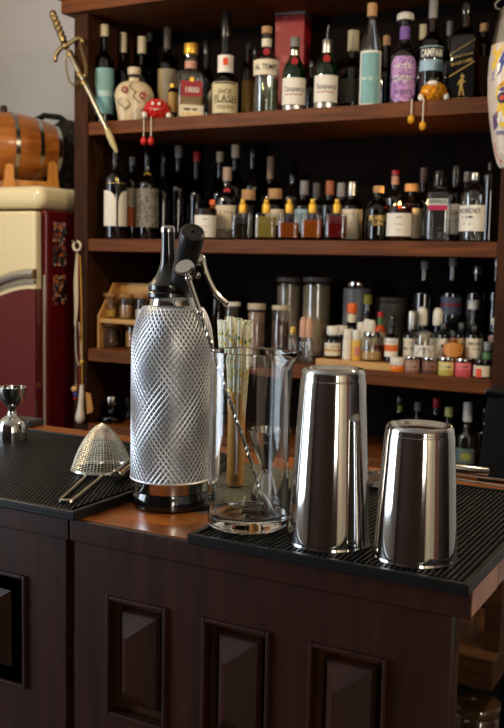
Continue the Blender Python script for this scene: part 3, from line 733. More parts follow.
B('spirit_bottle', 'dark bottle with gold edged cream label behind the ceramic flask', 'bottle', 167, 9.5, 28, 2, S1, 66, 52, .4, DARKG, cap=mat('dark_capsule', (52, 46, 46), .4), ycap=50, labels=[(112, 68, .95, mat('faded_label', (146, 134, 112), .6)), (112, 68, .12, GOLDINK, (), {'x': -.8, 'lift': .0008, 'name': 'gold_edge'})])
B('spirit_bottle', 'small amber bottle with gold label left of the gold capped tequila', 'bottle', 172.5, 5, 84, 1, S1, 92, 88, .5, BROWNG, cap=GOLD, ycap=88, labels=[(112, 92, .9, mat('gold_label', (170, 132, 66), .5))])
t = B('spirit_bottle', 'square shouldered tequila bottle with gold cap and dark red label', 'bottle', 190.5, 13.5, 44, 1, S1, 73, 69, .42, CLEAR, liq=(214, 170, 90), yl=97, cap=GOLD, ycap=54.5, cr=1.2, sq=8, asp=.6, turn=8,
  labels=[(95, 79, .8, mat('maroon_label', (150, 36, 48), .55), [('1800', 88.5, 5.4, WHITEINK)]), (115.5, 103.5, .92, CREAML, [('~2', 108, 3.4, BP), ('~3', 112.5, 2.6, GOLDINK)]), (66, 58.5, 1, mat('pink_band', (190, 140, 120), .5), (), {'name': 'neck_label'})])
R = t['_R']; decal(t, R*.6, onY(190, 79, 2.64).z-S1, ell(.0075, .0075, 18), GOLD, 'medallion', .0016, True)
t = B('spirit_bottle', 'clear flask bottle with cream letterpress label and orange red neck tag', 'bottle', 225, 13, 12, 1, S1, 84, 66, .36, DARKG, cap=BLACKP, ycap=38, labels=[(112.5, 81, .95, mat('aged_label', (206, 192, 150), .6), [('JACK', 91, 4.5, INK), ('FLASH', 98.5, 7, INK), ('TEQUILA', 106.5, 3.2, INK)]), (70.5, 53, .98, WHITEL, (), {'name': 'neck_tag'})])
R = t['_R']; decal(t, R*.665, onY(225, 62, 2.65).z-S1, [(-.008, -.011), (.008, -.011), (.008, .009), (.004, .012), (-.004, .012), (-.008, .009)], mat('orange_red', (222, 74, 40), .5), 'neck_crest', .0014)
decal(t, R, onY(225, 84, 2.65).z-S1, bar(R*.9, .002), INK, 'label_stripe', .0012)
decal(t, R, onY(225, 103, 2.65).z-S1, bar(R*.9, .0012), INK, 'label_stripe', .0012)
B('ceramic_jug', 'small cream ceramic jug between the tequila and letterpress label bottles', 'jug', 213, 6.5, 85, 2, S1, 98, 90, .5, mat('cream_ceramic', (0, 0, 0)), hollow=False, shc=0)
B('spirit_bottle', 'slim brown bottle with engraved gold label beside the clear gin', 'bottle', 247.5, 6, 43, 2, S1, 74, 60, .45, BROWNG, cap=mat('dark_capsule', (0, 0, 0)), ycap=49, labels=[(111, 80, .92, mat('gold_label', (0, 0, 0)), [('~1', 90, 4, BP), ('~1x', 100, 5, BP)])])
t = B('gin_bottle', 'clear gin bottle with wooden stopper and red seal above a cream label', 'bottle', 266, 13, 27, 1, S1, 62, 47, .36, CLEAR, liq=(214, 222, 190), yl=80, cap=CORK, ycap=34, capname='stopper', labels=[(74, 58.5, .96, CREAML, [('AL TEMPS', 66.5, 5.6, INK)]), (44, 36, 1, CREAML, (), {'name': 'neck_label'})])
R = t['_R']; decal(t, R*.7, onY(264, 52, 2.64).z-S1, ell(.0105, .0105, 20), REDP, 'wax_seal', .0045, True)
for X, g_, ycp, lab in ((294, 1, 38, 'green gin bottle with grey cap and cream label in front of the red box'), (326, 1, 40, 'green gin bottle with steel pourer and cream label right of the red box')):
    d = 0 if X == 294 else -2.5
    t = B('gin_bottle', lab, 'bottle', X, 11.8, ycp, 1, S1, 73+d, 53+d, .36, GREENG, cap=SILVER if X == 326 else GREYCAP, ycap=47.5 if X == 294 else 50, cr=1.15,
      labels=[(104+d, 77+d, .97, WHITEL, [('Tanqueray', 88.5+d, 5.2, INK, 1, .004, .25), ('~4', 94+d, 2, REDP)]), (110.5+d, 105+d, .96, SILVER, (), {'name': 'foil_band'}), (53+d, 48+d, 1, SILVER, (), {'name': 'neck_foil'})], group='green gin bottles on the top shelf')
    R = t['_R']; decal(t, R*.72, onY(X-1, 61+d, 2.64).z-S1, ell(.011, .012, 16), REDP, 'red_seal', .0035, True)
    if X == 326:
        T = onY(X, 40, 2.668).z-S1; m = MB(); m.tube([(0, 0, T), (0, 0, T+.022), (.003, 0, T+.043)], [.0055, .003, .0024], 10); m.build('pourer', CHROME, t)
# red box
a = onY(278, 60, 2.9); b2 = onY(308.5, 6, 2.9); a2 = onY(293, 18, 2.9)
t = thing('red_box', 'tall red box with grey lid standing at the back of the top shelf', 'box', ((a.x+b2.x)/2, 2.9, S1), R_(10))
hw_ = (b2.x-a.x)/2-.004
MB().bb((-hw_, -.04, 0), (hw_, .04, a2.z-S1)).build('box_body', patches('red_print', (150, 22, 30), [(168, 40, 44), (140, 16, 26), (176, 70, 70), (150, 22, 30)], 30, .45, .35), t, bevel=.002)
MB().bb((-hw_-.002, -.042, a2.z-S1+.0005), (hw_+.002, .042, b2.z-S1)).build('box_lid', mat('grey_lid', (106, 100, 100), .5), t, bevel=.003)
t = B('spirit_bottle', 'clear bottle with cream capsule and red lettering left of the tall teal labelled bottle', 'bottle', 352, 13, 31, 2, S1, 72, 57, .38, DARKG, cap=CREAMCAP, ycap=52, cr=1.15, labels=[(102, 78, .9, mat('grey_label', (88, 84, 80), .6), [('~2a', 88, 5, REDP), ('~2', 96, 4, REDP)])])
B('spirit_bottle', 'tall tapered bottle with long teal label and cork between green gin and purple label', 'bottle', 370.5, 10.6, 4, 1, S1, 51, 19, .36, CLEAR, liq=(196, 206, 204), yl=60, cap=CORK, ycap=17, cr=1.3, capname='stopper', labels=[(105.5, 50, .95, WHITEL), (103, 52, .82, TEALL, [('~3', 78, 4.6, WHITEINK)], {'lift': .0009, 'name': 'teal_panel'})])
t = B('liqueur_bottle', 'black bottle with rounded white cap and purple patterned label', 'bottle', 403.5, 13, 13, 1, S1, 58, 40, .38, BLACKG, cap=mat('pale_cap', (196, 192, 184), .4), ycap=21, cr=1.75, cap_dome=1,
  labels=[(101, 55.5, .95, PURP, [('HOTEL', 66, 4.8, WHITEINK), ('STARLINO', 78, 5.2, WHITEINK), ('ROSSO', 92, 4.2, mat('violet_ink', (84, 50, 120), .5))], {'shape': 'oct', 'r': 1.0}), (37, 24, 1, mat('violet_band', (110, 76, 150), .5), (), {'name': 'neck_label'}), (79.6, 76.4, .9, mat('violet_ink', (0, 0, 0)), (), {'lift': .0007, 'name': 'label_stripe'})])
B('liqueur_bottle', 'dark red bitter bottle with pale blue label behind the pineapple figure', 'bottle', 431.5, 11.8, 0, 1, S1, 44, 31, .36, thin_glass('red_brown_glass', (110, 40, 26)), cap=GREYCAP, ycap=19, cr=1.05, labels=[(58.5, 46, .98, mat('navy_label', (26, 30, 42), .5), [('CAMPARI', 52.5, 7.4, WHITEL, 1, .02)]), (70, 59, .95, mat('pale_blue', (150, 180, 196), .5), (), {'name': 'lower_label'}), (46.5, 45.2, .98, mat('pale_blue', (0, 0, 0)), (), {'name': 'label_edge'})])
t = B('whisky_bottle', 'square whisky bottle with slanted black and gold label at the right of the top shelf', 'bottle', 465, 13.6, 4, 1, S1, 40, 26, .36, thin_glass('amber_glass', (150, 80, 26), .03), cap=BLACKP, ycap=15, cr=1.15, sq=8, asp=.9, turn=-12, hollow=False)
R = t['_R']; zf = lambda y: onY(465, y, 2.63).z-S1
BL = mat('black_label', (14, 12, 12), .7, spec=.15)
decal(t, R*.9, 0, [(-R*.9, zf(104)), (R*.9, zf(104)), (R*.9, zf(48)), (-R*.9, zf(62))], BL, 'label', .0005, True)
for y, w_, mm in ((70, .003, GOLDINK), (47.5, .0014, GOLDINK)):
    decal(t, R*.9, 0, [(-R*.9, zf(y+6)), (R*.9, zf(y-8)), (R*.9, zf(y-8)+w_), (-R*.9, zf(y+6)+w_)], mm, 'gold_stripe', .0009, True)
def slant(t, s_, r, z, size, ink, k, flat=True, xs=1, x0=0):
    vs, fs = text_geo(s_, size, .012); vs = [(x*xs, y+x*xs*k, 0) for x, y, _ in vs]; m = MB(); wrap(m, vs, fs, r, z, .0012, flat, 1, x0); return m.build('lettering', ink, t)
slant(t, 'JOHNNIE WALKER', R*.9, zf(55), .0085, GOLDINK, .19, xs=.85)
slant(t, 'BLACK LABEL', R*.9, zf(61.5), .0125, GOLDINK, .19, xs=.8)
wk = [(-.006, -.03), (-.002, -.03), (.001, -.012), (.006, -.03), (.010, -.03), (.004, -.004), (.006, .008), (.011, .004), (.012, .006), (.006, .014), (.006, .018), (.010, .021), (.001, .030), (-.003, .022), (.001, .018), (-.005, .012), (-.011, .0), (-.009, -.001), (-.004, .006), (-.004, -.006)]
decal(t, R*.9, zf(84), wk, GOLDINK, 'striding_figure', .0012, True)
slant(t, '~3', R*.9, zf(98), .009, GOLDINK, 0)
# top shelf, behind
for X, hw, yt, row, cp_, yc, lab in (
  (123, 8, 33, 2, CREAMCAP, 53, 'dark bottle with long pale capsule behind the teal label bottle'),
  (141.5, 9.5, 37, 2, CREAMCAP, 54, 'dark bottle with pale capsule rising behind the ceramic flask'),
  (148.5, 8, 30, 4, GREYCAP, 42, 'dark bottle with grey cap at the back, left of centre of the top shelf'),
  (206, 9, 40, 2, BLACKP, 55, 'black bottle behind and right of the gold capped tequila'),
  (385, 8, 36, 2, CORK, 46, 'dark bottle with wooden stopper between teal and purple labels'),
  (421, 8, 25, 3, CREAMCAP, 40, 'dark bottle with pale capsule behind the bitter bottle, on its left'),
  (448, 8, 22, 3, GREYCAP, 36, 'dark bottle with grey capsule behind the bitter and whisky bottles'),
  (311, 8, 60, 3, BLACKP, 68, 'dark bottle between the two green gin bottles'),
  (254, 6, 46, 4, BLACKP, 55, 'dark bottle in shadow behind the clear gin bottle')):
    B('dark_bottle', lab, 'bottle', X, hw, yt, row, S1, min(yt+44, 92), min(yt+26, 76), .4, DARKG, cap=cp_, ycap=yc, group='dark bottles at the back of the top shelf')
B('dark_bottle', 'dark bottle half hidden at the far right of the top shelf', 'bottle', 483, 8, 24, 2, S1, 48, 36, .5, BROWNG, cap=CORK, ycap=32, labels=[(92, 56, .9, mat('dim_label', (80, 72, 64), .6))])

# sitting figures on the top shelf edge
def sitter(label, X, y0, y1, hw, body_m, kind, feet, foot_m, arm_m):
    Y = 2.612; a = onY(X, y1, Y); q = dep(a)/F; h = onY(X, y0, Y).z-S1; R = hw*q
    t = thing('sitting_figure', label, 'figure', (a.x, Y+.012, S1), face_cam(a.x, Y))
    m = MB(); m.ball((0, 0, h*.47), h*.5, 24, (R/(h*.5), .8*R/(h*.5), .94))
    if kind:
        for i in range(60):
            zf_ = 1-2*(i+.5)/60; an = i*2.4; s0 = math.sqrt(1-zf_*zf_); m.ball((R*.93*s0*math.cos(an), R*.75*s0*math.sin(an), h*.47+h*.44*zf_), R*.2, 8)
    m.build('body', body_m, t)
    for x in (-.35, .2) if kind == 'berry' else (): MB().ball((x*R, -.86*R, h*.68), R*.15, 10, (1, .5, 1.1)).build('eye', WHITEP, t)
    if kind == 'berry': MB().tube([(-.3*R, -.93*R, h*.42), (-.08*R, -.97*R, h*.36), (.15*R, -.93*R, h*.42)], R*.06, 6).build('mouth', WHITEP if kind == 'berry' else INK, t)
    for sx in (-1, 1):
        MB().tube([(sx*R*.85, -.2*R, h*.45), (sx*R*1.12, -.4*R, h*.3), (sx*R*1.05, -.5*R, h*.16)], R*.12, 8).build('arm', body_m, t)
        MB().ball((sx*R*1.05, -.55*R, h*.14), R*.24, 10, (1, .8, 1.2)).build('hand', arm_m, t)
    for fx, fy in feet:
        p = onY(fx, fy, Y-.02); w = Matrix.Rotation(-face_cam(a.x, Y), 3, 'Z') @ (p-Vector((a.x, Y+.012, S1)))
        m = MB(); m.tube([(w.x, -.4*R, .004), (w.x, w.y+.002, .003), (w.x, w.y, -.004), (w.x, w.y, w.z)], .0016, 6); m.build('cord_leg', WHITEP, t)
        MB().ball((w.x, w.y-.003, w.z-.004), R*.32, 12, (.9, 1.1, 1.2)).build('foot', foot_m, t)
    return t, R, h
RFIG = mat('red_resin', (196, 36, 32), .3, coat=.4, bump=.5, scale=120)
YFIG = patches('pineapple_skin', (204, 128, 18), [(242, 182, 40), (232, 166, 32), (246, 194, 60), (222, 150, 26)], 90, .3, .42)
sitter('red berry shaped figure sitting on the top shelf edge with dangling legs', 154.5, 98, 121, 11.5, RFIG, 'berry', [(143.7, 140), (151, 140)], RFIG, WHITEP)
t, R, h = sitter('yellow pineapple shaped figure sitting on the top shelf edge in front of the bitter', 432, 81, 103, 12, YFIG, 'pine', [(411, 118), (422.5, 124.5)], mat('yellow_resin', (220, 160, 40), .4), WHITEP)
m = MB()
for i in range(7):
    an = i*PI*2/7; m.tube([(0, 0, h*.9), (math.cos(an)*.006, math.sin(an)*.006, h*1.05), (math.cos(an)*.014, math.sin(an)*.014, h*1.2)], [.005, .0045, .0005], 5)
m.build('leaf_tuft', mat('leaf_green', (66, 80, 40), .5), t)
MB().ball((-.1*R, -.62*R, h*.86), R*.4, 10, (1.2, .6, .6)).build('hat', WHITEP, t)

# ---- middle shelf
t = B('wine_bottle', 'black wine bottle with two arched white labels at the left of the middle shelf', 'wine bottle', 115.5, 12, 146, 1, S2, 181, 165, .33, BLACKG, cap=BLACKP, ycap=160, cr=1.05, turn=4)
R = t['_R']; zf = lambda y: onY(115.5, y, 2.64).z-S2
for x0, x1, sg in ((-.97*R*1.3, -.03*R, 1), (.17*R, 1.12*R, -1)):
    pts = [(x0, zf(226)), (x1, zf(226))]; w_ = abs(x1-x0)
    for i in range(9):
        an = i*PI/16; pts.append((x1-w_*(1-math.cos(an)), zf(200)+(zf(191)-zf(200))*math.sin(an)) if sg > 0 else None)
    if sg > 0: pts = [(x0, zf(226)), (x1, zf(226)), (x1, zf(203))]+[(x1-w_*.55*math.sin(i*PI/16)-w_*.0, zf(203)+(zf(190.5)-zf(203))*(1-math.cos(i*PI/16))) for i in range(1, 9)]+[(x0, zf(190.5))]
    else: pts = [(x0, zf(226)), (x1, zf(226)), (x1, zf(190.5))]+[(x0+w_*.55*math.sin(i*PI/16), zf(203)+(zf(190.5)-zf(203))*(1-math.cos(i*PI/16))) for i in range(8, 0, -1)]+[(x0, zf(203))]
    m = MB(); NN = 12; vs = []; fs = []
    for i in range(NN+1):
        u_ = i/NN; x = x0+(x1-x0)*u_; e_ = (max(0, u_-.25)/.75 if sg > 0 else max(0, .75-u_)/.75); vs += [(x, zf(226), 0), (x, zf(190.5)-(zf(190.5)-zf(203))*(1-math.sqrt(1-e_**2.4)), 0)]
    for i in range(NN): fs.append((2*i, 2*i+2, 2*i+3, 2*i+1))
    wrap(m, vs, fs, R, 0, .0006); m.build('arched_label', WHITEL, t); continue
    n = len(pts); cx_ = sum(p[0] for p in pts)/n; cz_ = sum(p[1] for p in pts)/n
    wrap(m, [(cx_, cz_, 0)]+[(x, z, 0) for x, z in pts], [(0, i+1, (i+1) % n+1) for i in range(n)], R, 0, .0006); m.build('arched_label', WHITEL, t)
decal(t, R, zf(183), bar(R*.8, .001), GOLDINK, 'gold_stripe', .0007)
decal(t, R, zf(179.5), ell(.004, .007, 12), GOLDINK, 'gold_emblem', .0007)
def goblet(name, label, X, row, hw, y0, y1, z):
    Y = ROW.get(row, row); a = onY(X, (y0+y1)/2, Y); R = hw*dep(a)/F; H_ = onY(X, y0, Y).z-z
    t = thing(name, label, 'glass', (a.x, Y, z), 0)
    MB().lathe([(0, 0), (R*.62, 0), (R*.66, .004), (R*.8, H_*.4), (R*.96, H_*.85), (R, H_), (R-.002, H_), (R*.78-.002, H_*.4), (R*.6, .01), (0, .01)], 28).build('glass_body', CLEAR, t); return t
goblet('tumbler', 'thick clear tumbler at the far left end of the middle shelf', 98.5, 2, 5.5, 186, 238, S2)
B('spirit_bottle', 'bottle with orange and cream label right of the wine bottle', 'bottle', 132, 7, 157, 2, S2, 184, 170, .4, DARKG, cap=GREYCAP, ycap=165, labels=[(226, 207, .95, mat('orange_label', (170, 82, 36), .6)), (206.5, 188, .95, mat('cream_dim', (170, 156, 134), .6), [('~2', 197, 3.6, INK)])])
t = B('spirit_bottle', 'dark bottle with silvery ornate label and gold seal on the middle shelf', 'bottle', 147, 11.5, 150, 2, S2, 186, 170, .3, BLACKG, cap=BLACKP, ycap=160, labels=[(227, 188, .95, patches('ornate_label', (128, 120, 108), [(62, 56, 52), (150, 144, 132), (90, 84, 78), (54, 48, 44)], 90, .5, .38))])
decal(t, t['_R']*.34, onY(150, 175, 2.74).z-S2, ell(.012, .012, 16), mat('old_gold', (150, 112, 44), .4, metal=.6), 'gold_seal', .004, True)
# bottles seen in the shadow where the middle of the left half opens
for X, hw, yt, row, cp_, yc, lab in (
  (163, 9, 150, 3, BLACKP, 162, 'dark bottle with black cap in the shadowed left part of the middle shelf'),
  (178, 10, 146, 3, GREYCAP, 158, 'tall dark bottle with grey cap in the shadowed left part of the middle shelf'),
  (196, 9, 152, 3, REDP, 162, 'dark bottle with dull red cap in the shadowed left part of the middle shelf'),
  (219, 9, 152, 4, CREAMCAP, 162, 'dark bottle with pale capsule behind the red sealed bottle'),
  (234.5, 10, 145, 3, CREAMCAP, 158, 'tall dark bottle with pale capsule behind the clear atomizer'),
  (252, 10, 144, 4, BLACKP, 158, 'tall black bottle at the back of the middle shelf, left of centre'),
  (269.5, 9, 157, 3, mat('tan_capsule', (140, 112, 86), .5), 179, 'dark bottle with long tan capsule behind the yellow green atomizer'),
  (292, 11, 172, 4, BLACKP, 182, 'broad shouldered dark bottle behind the two amber atomizers')):
    B('dark_bottle', lab, 'bottle', X, hw, yt, row, S2, min(yt+46, 200), min(yt+24, 182), .36, BLACKG if cp_ is BLACKP else DARKG, cap=cp_, ycap=yc, group='dark bottles at the back of the middle shelf')
# candle in dark jar with orange band
def candle(label, X, hw, y0, y1, row, ly0, ly1, lit, glass):
    Y = ROW[row]; a = onY(X, (y0+y1)/2, Y); R = hw*dep(a)/F; H_ = onY(X, y0, Y).z-S2; zl = lambda y: onY(X, y, Y-R).z-S2
    t = thing('candle', label, 'candle', (a.x, Y, S2), face_cam(a.x, Y))
    MB().lathe([(0, 0), (R*.94, 0), (R, .004), (R, H_-.002), (R-.001, H_), (R-.0025, H_-.002), (R-.003, .006), (0, .006)], 36).build('jar', glass, t)
    wx = mat('candle_wax', (222, 196, 148), .5)
    MB().lathe([(0, .0065), (R-.0035, .0065), (R-.0035, H_*.86), (0, H_*.86)], 32).build('wax', wx, t)
    MB().tube([(0, 0, H_*.86), (.0006, 0, H_*.86+.008)], .0008, 6).build('wick', INK, t)
    if lit: MB().lathe([(0, H_*.86+.005), (.0042, H_*.86+.010), (.0036, H_*.86+.016), (0, H_*.86+.028)], 12).build('flame', mat('flame', (255, 196, 104), .5, emit=22, vary=0), t); pl = bpy.data.lights.new('flame_light', 'POINT'); pl.energy = .35; pl.color = (1, .6, .2); pl.shadow_soft_size = .006; po = bpy.data.objects.new('flame_light', pl); COL.objects.link(po); po.location = (a.x, Y, S2+H_*.86+.034)
    m = MB(); patch(m, R, zl(ly0), zl(ly1), 2*R*math.asin(.93), .0005); lo = m.build('label', WHITEL, t)
    for s_, y in (('~2', ly1+4), ('~3a', ly1+11), ('~2b', ly1+17)):
        m = MB(); vs, fs = text_geo(s_, .0055 if y < ly1+8 else .0042); wrap(m, vs, fs, R, zl(y), .001); m.build('lettering', mat('grey_ink', (120, 114, 106), .6), lo)
    return t
AMB = thin_glass('amber_jar', (150, 84, 30))
candle('small dark jar candle with white label left of the atomizers', 205.5, 11.5, 209, 241, 1, 237, 215, False, AMB)
candle('lit amber jar candle with white label on the middle shelf', 399, 13, 205.5, 241.5, 1, 236, 213, True, AMB)
B('liqueur_bottle', 'squat orange bottle peeking out behind the small jar candle', 'bottle', 214, 8.5, 200, 2, S2, 212, 207, .5, mat('orange_liqueur', (196, 92, 30), .05, trans=.7, ior=1.45, vary=0), cap=ORANGEP, ycap=205)
t = B('wine_bottle', 'dark bottle with red seal and cream label left of the atomizers', 'bottle', 226.5, 12, 167.5, 1.2 and 2, S2, 202, 184, .33, BLACKG, cap=mat('rose_capsule', (164, 140, 124), .5), ycap=181, labels=[(229, 205, .9, CREAML, [('~2', 212, 3.4, INK)]), (238, 230, .9, mat('cream_dim', (0, 0, 0)))])
decal(t, t['_R']*.5, onY(223, 191, 2.74).z-S2, ell(.011, .011, 16), REDP, 'wax_seal', .005, True)
# five square atomizers
for X, col, yl, d in ((242.5, (120, 110, 70), 218, 'greyish'), (266, (206, 190, 96), 217, 'yellow green'), (289, (206, 110, 30), 223, 'amber, half filled,'), (312, (216, 118, 24), 220, 'bright orange'), (336.5, (150, 18, 24), 216.5, 'deep red')):
    Y = 2.65; a = onY(X, 228, Y); q = dep(a)/F; R = 10.9*q; H_ = onY(X, 213.5, Y).z-S2; zf = lambda y: onY(X, y, Y).z-S2
    t = thing('atomizer', '%s square glass atomizer with gold cap in the row of five' % (d if d != 'greyish' else 'pale grey green'), 'atomizer bottle', (a.x, Y, S2), face_cam(a.x, Y)+R_(-4), 'square atomizers with gold caps')
    p = [8]*9
    MB().lathe([(0, 0), (R*.97, 0), (R, .002), (R, H_-.002), (R*.96, H_), (R*.3, H_), (R*.3, H_-.004), (R-.003, H_-.0045), (R-.003, .009), (0, .009)], 40, ps=[2, 9, 9, 9, 9, 2, 2, 9, 9, 2]).build('glass_body', CLEAR, t, sharp=40)
    lz = zf(yl); MB().lathe([(0, .0094), (R-.0033, .0094), (R-.0033, lz), (0, lz)], 40, ps=[2, 9, 9, 2]).build('liquid', liquid(col), t, sharp=40)
    zc = zf(199); MB().lathe([(0, H_+.0003), (R*.36, H_+.0003), (R*.38, H_+.003), (R*.38, H_+(zc-H_)*.55), (R*.3, H_+(zc-H_)*.68), (R*.22, H_+(zc-H_)*.72), (R*.22, zc-.001), (R*.18, zc), (0, zc)], 20).build('spray_cap', GOLD, t, sharp=40)
# wine bottles behind the atomizers and towards the candle
for X, yt, cm_, ln, lab in ((248, 190, CORK, 0, 'dark bottle with stopper cork behind the grey green atomizer'), (274.5, 189, CORK, 1, 'dark bottle with stopper cork and pale label behind the yellow green atomizer'),
   (303.5, 181, GREYCAP, 2, 'dark bottle with silver grey capsule and blue label behind the orange atomizer'), (316, 183, mat('dark_capsule', (0, 0, 0)), 0, 'dark bottle with dark capsule behind the orange atomizer'), (329, 181, mat('copper_capsule', (150, 82, 52), .4), 0, 'dark bottle with copper capsule behind the red atomizer'), (340.5, 183, GREYCAP, 0, 'dark bottle with grey capsule behind the red atomizer'),
   (351.5, 182, SILVER, 3, 'dark bottle with silver capsule and tall cream label right of the atomizers')):
    ls = {0: [], 1: [(225, 209, .9, CREAML)], 2: [(232, 209, .9, mat('pale_blue', (0, 0, 0)))], 3: [(239, 209, .93, CREAML, [('~2', 214, 4, INK), ('~2', 236, 3, REDP)])]}[ln]
    B('dark_bottle', lab, 'bottle', X, 10 if ln != 3 else 11, yt, 2, S2, 207, 199, .55 if cm_ is CORK else .42, DARKG, cap=cm_, ycap=yt+(10 if cm_ is CORK else 14), cr=1.25 if cm_ is CORK else 1.05, labels=ls, group='bottles behind the atomizers')
B('rum_bottle', 'dark green bottle with small gold lettering left of the lit candle', 'bottle', 377.5, 12.5, 186, 1, S2, 210, 196, .36, thin_glass('olive_glass', (96, 98, 50)), cap=CORK, ycap=193, cr=1.2, capname='stopper', labels=[(226, 215, .8, mat('olive_label', (34, 32, 18), .5), [('RUMBLE', 218, 5, GOLDINK), ('GIN', 223.5, 4.4, GOLDINK)])])
B('dark_bottle', 'dark bottle with red topped pale capsule rising behind the lit candle', 'bottle', 394, 10, 170.5, 2, S2, 200, 188, .36, BLACKG, cap=mat('red_top', (140, 24, 36), .4), ycap=175, labels=[(184, 175.5, 1, mat('pink_capsule', (168, 130, 116), .5), (), {'name': 'neck_label'})])
B('spirit_bottle', 'bottle with flared wooden stopper and pale label right of the lit candle', 'bottle', 411, 11.5, 184, 2, S2, 205, 196, .38, DARKG, cap=CORK, ycap=191.5, cr=1.7, capname='stopper', labels=[(238, 208, .93, CREAML, [('~2', 216, 4, INK)])])
B('dark_bottle', 'black bottle with dull rose capsule behind the pink labelled gin', 'bottle', 422.5, 9, 168, 3, S2, 204, 190, .4, BLACKG, cap=mat('mauve_capsule', (96, 74, 72), .5), ycap=183)
B('gin_bottle', 'clear square gin bottle with white and pink label and black cap', 'bottle', 439, 12, 171, 1, S2, 194, 188, .5, CLEAR, liq=(214, 218, 222), yl=200, cap=BLACKP, ycap=186, sq=6, turn=-6, labels=[(205, 198.5, .78, WHITEL, [('HENDRICK', 201.6, 3.8, INK)]), (210, 205.2, .78, mat('pink_label', (214, 52, 92), .5), (), {'name': 'lower_label'})])
B('gin_bottle', 'bottle with tall black cap and grey label between the two clear gin bottles', 'bottle', 455, 9, 166, 2, S2, 196, 186, .5, DARKG, cap=BLACKP, ycap=184, labels=[(234, 204, .9, mat('grey_white', (188, 184, 180), .6), [('GIN', 213, 4.5, INK), ('~2', 221, 3, INK)])])
B('gin_bottle', 'clear bottle with metal cap just behind the round white labelled gin', 'bottle', 467, 9, 172, 2, S2, 198, 188, .45, DARKG, cap=GREYCAP, ycap=182)
B('gin_bottle', 'clear round bottle with silver cap and wide white label, right on the middle shelf', 'bottle', 474, 14, 173, 1, S2, 194, 181, .28, CLEAR, liq=(204, 212, 206), yl=202, cap=SILVER, ycap=180, cr=1.15, turn=-24, labels=[(231, 205, .98, WHITEL, [('NORDES', 211, 4.6, INK), ('~2', 217, 3, INK), ('~1', 224, 2.6, INK)])])
B('dark_bottle', 'slim tall black bottle against the right post on the middle shelf', 'bottle', 490, 6.6, 163, 1, S2, 176, 170, .5, BLACKG, cap=BLACKP, ycap=168)

# ---- lower shelf
def jar(label, X, hw, y0, row, z, body_m, lid_m, yl, content=None, yc=None, lab=None, name='jar', cat='jar', group=None, Y=None, lidr=1.0, ybase=None, zb=None):
    Y = Y or ROW[row]; a = onY(X, yl+5, Y); R = hw*dep(a)/F; zf = lambda y: onY(X, y, Y).z-z
    t = thing(name, label, cat, (a.x, Y, z), face_cam(a.x, Y), group)
    T = zf(y0); L_ = zf(yl)
    if body_m is CLEAR:
        MB().lathe([(0, 0), (R*.92, 0), (R, .004), (R, L_-.006), (R*.9, L_-.001), (R*.9-.002, L_-.001), (R-.0025, L_-.007), (R-.0025, .005), (0, .005)], 28).build('glass_body', body_m, t)
        if content:
            C_ = zf(yc); MB().lathe([(0, .0055), (R-.003, .0055), (R-.003, C_), (R*.5, C_+.003), (0, C_+.001)], 24).build('contents', content, t)
    else: MB().lathe([(0, 0), (R*.95, 0), (R, .003), (R, L_-.004), (R*.94, L_-.0005), (0, L_-.0005)], 28).build('body', body_m, t)
    rl = R*lidr
    if lid_m: MB().lathe([(0, L_), (rl*.97, L_), (rl, L_+.0015), (rl, T-.002), (rl*.95, T), (0, T)], 28).build('lid', lid_m, t, sharp=50)
    for l_ in lab or ():
        zl = lambda y: onY(X, y, Y-R).z-z
        m = MB(); patch(m, R, zl(l_[0]), zl(l_[1]), 2*R*math.asin(l_[2]), .0005, x0=(l_[5] if len(l_) > 5 else 0)*R); lo = m.build('label', l_[3], t)
        for s_, y, sz, ink in (l_[4] if len(l_) > 4 else ()):
            m = MB(); vs, fs = text_geo(s_, sz*dep(a)/F*1.38, .012); wrap(m, vs, fs, R, zl(y), .001); m.build('lettering', ink, lo)
    return t
# spice rack at the left
ra = onY(98, 350, 2.64); rb = onY(152, 350, 2.64)
Yr = 2.64
t = thing('spice_rack', 'small two tier wooden rack of storage jars at the left of the lower shelf', 'rack', (0, 0, 0))
zt = onY(100, 318.5, Yr).z
MB().bb((ra.x, Yr, zt-.015), (rb.x+.05, Yr+.13, zt)).build('tier_board', PALEW, t, bevel=.002)
for x in (ra.x+.004, rb.x+.046):
    top = onY(101, 282, Yr+.1).z
    m = MB(); pf = [(Yr-.004, S3), (Yr+.13, S3), (Yr+.13, top), (Yr+.085, top), (Yr-.004, zt+.01)]
    m.add([(x-.004, y, z) for y, z in pf]+[(x+.004, y, z) for y, z in pf], [(0, 1, 2, 3, 4), (9, 8, 7, 6, 5)]+[(i, i+5, (i+1) % 5+5, (i+1) % 5) for i in range(5)]); m.build('side_panel', PALEW, t)
MB().bb((ra.x+.0085, Yr+.118, onY(101, 296, Yr+.12).z), (rb.x+.0415, Yr+.128, onY(101, 282, Yr+.12).z)).build('back_rail', PALEW, t)
NUT = patches('nuts', (66, 38, 24), [(110, 68, 42), (86, 48, 30), (134, 90, 58), (52, 32, 22)], 110, .6, .42)
GRAIN = patches('grains', (168, 122, 62), [(196, 156, 90), (150, 104, 52), (210, 172, 104), (120, 84, 44)], 140, .6, .42)
YEL = mat('yellow_powder', (206, 160, 62), .8, bump=.5); WPOW = mat('white_salt', (226, 216, 200), .8, bump=.4)
LIDW = mat('lid_wood', (152, 108, 60), .5)
J = jar
zT = zt
for X, y0, yl, cm_, yc, lab in ((110.5, 293, 297, YEL, 310, 'jar of yellow powder on the upper tier of the wooden rack'), (126.5, 294, 298, GRAIN, 306, 'jar of golden grains on the upper tier of the wooden rack'), (142, 294, 298, WPOW, 310, 'jar of white crystals on the upper tier of the wooden rack')):
    J(lab, X, 7.4, y0, 0, zT, CLEAR, LIDW, yl, cm_, yc, Y=2.70, group='storage jars in the wooden rack')
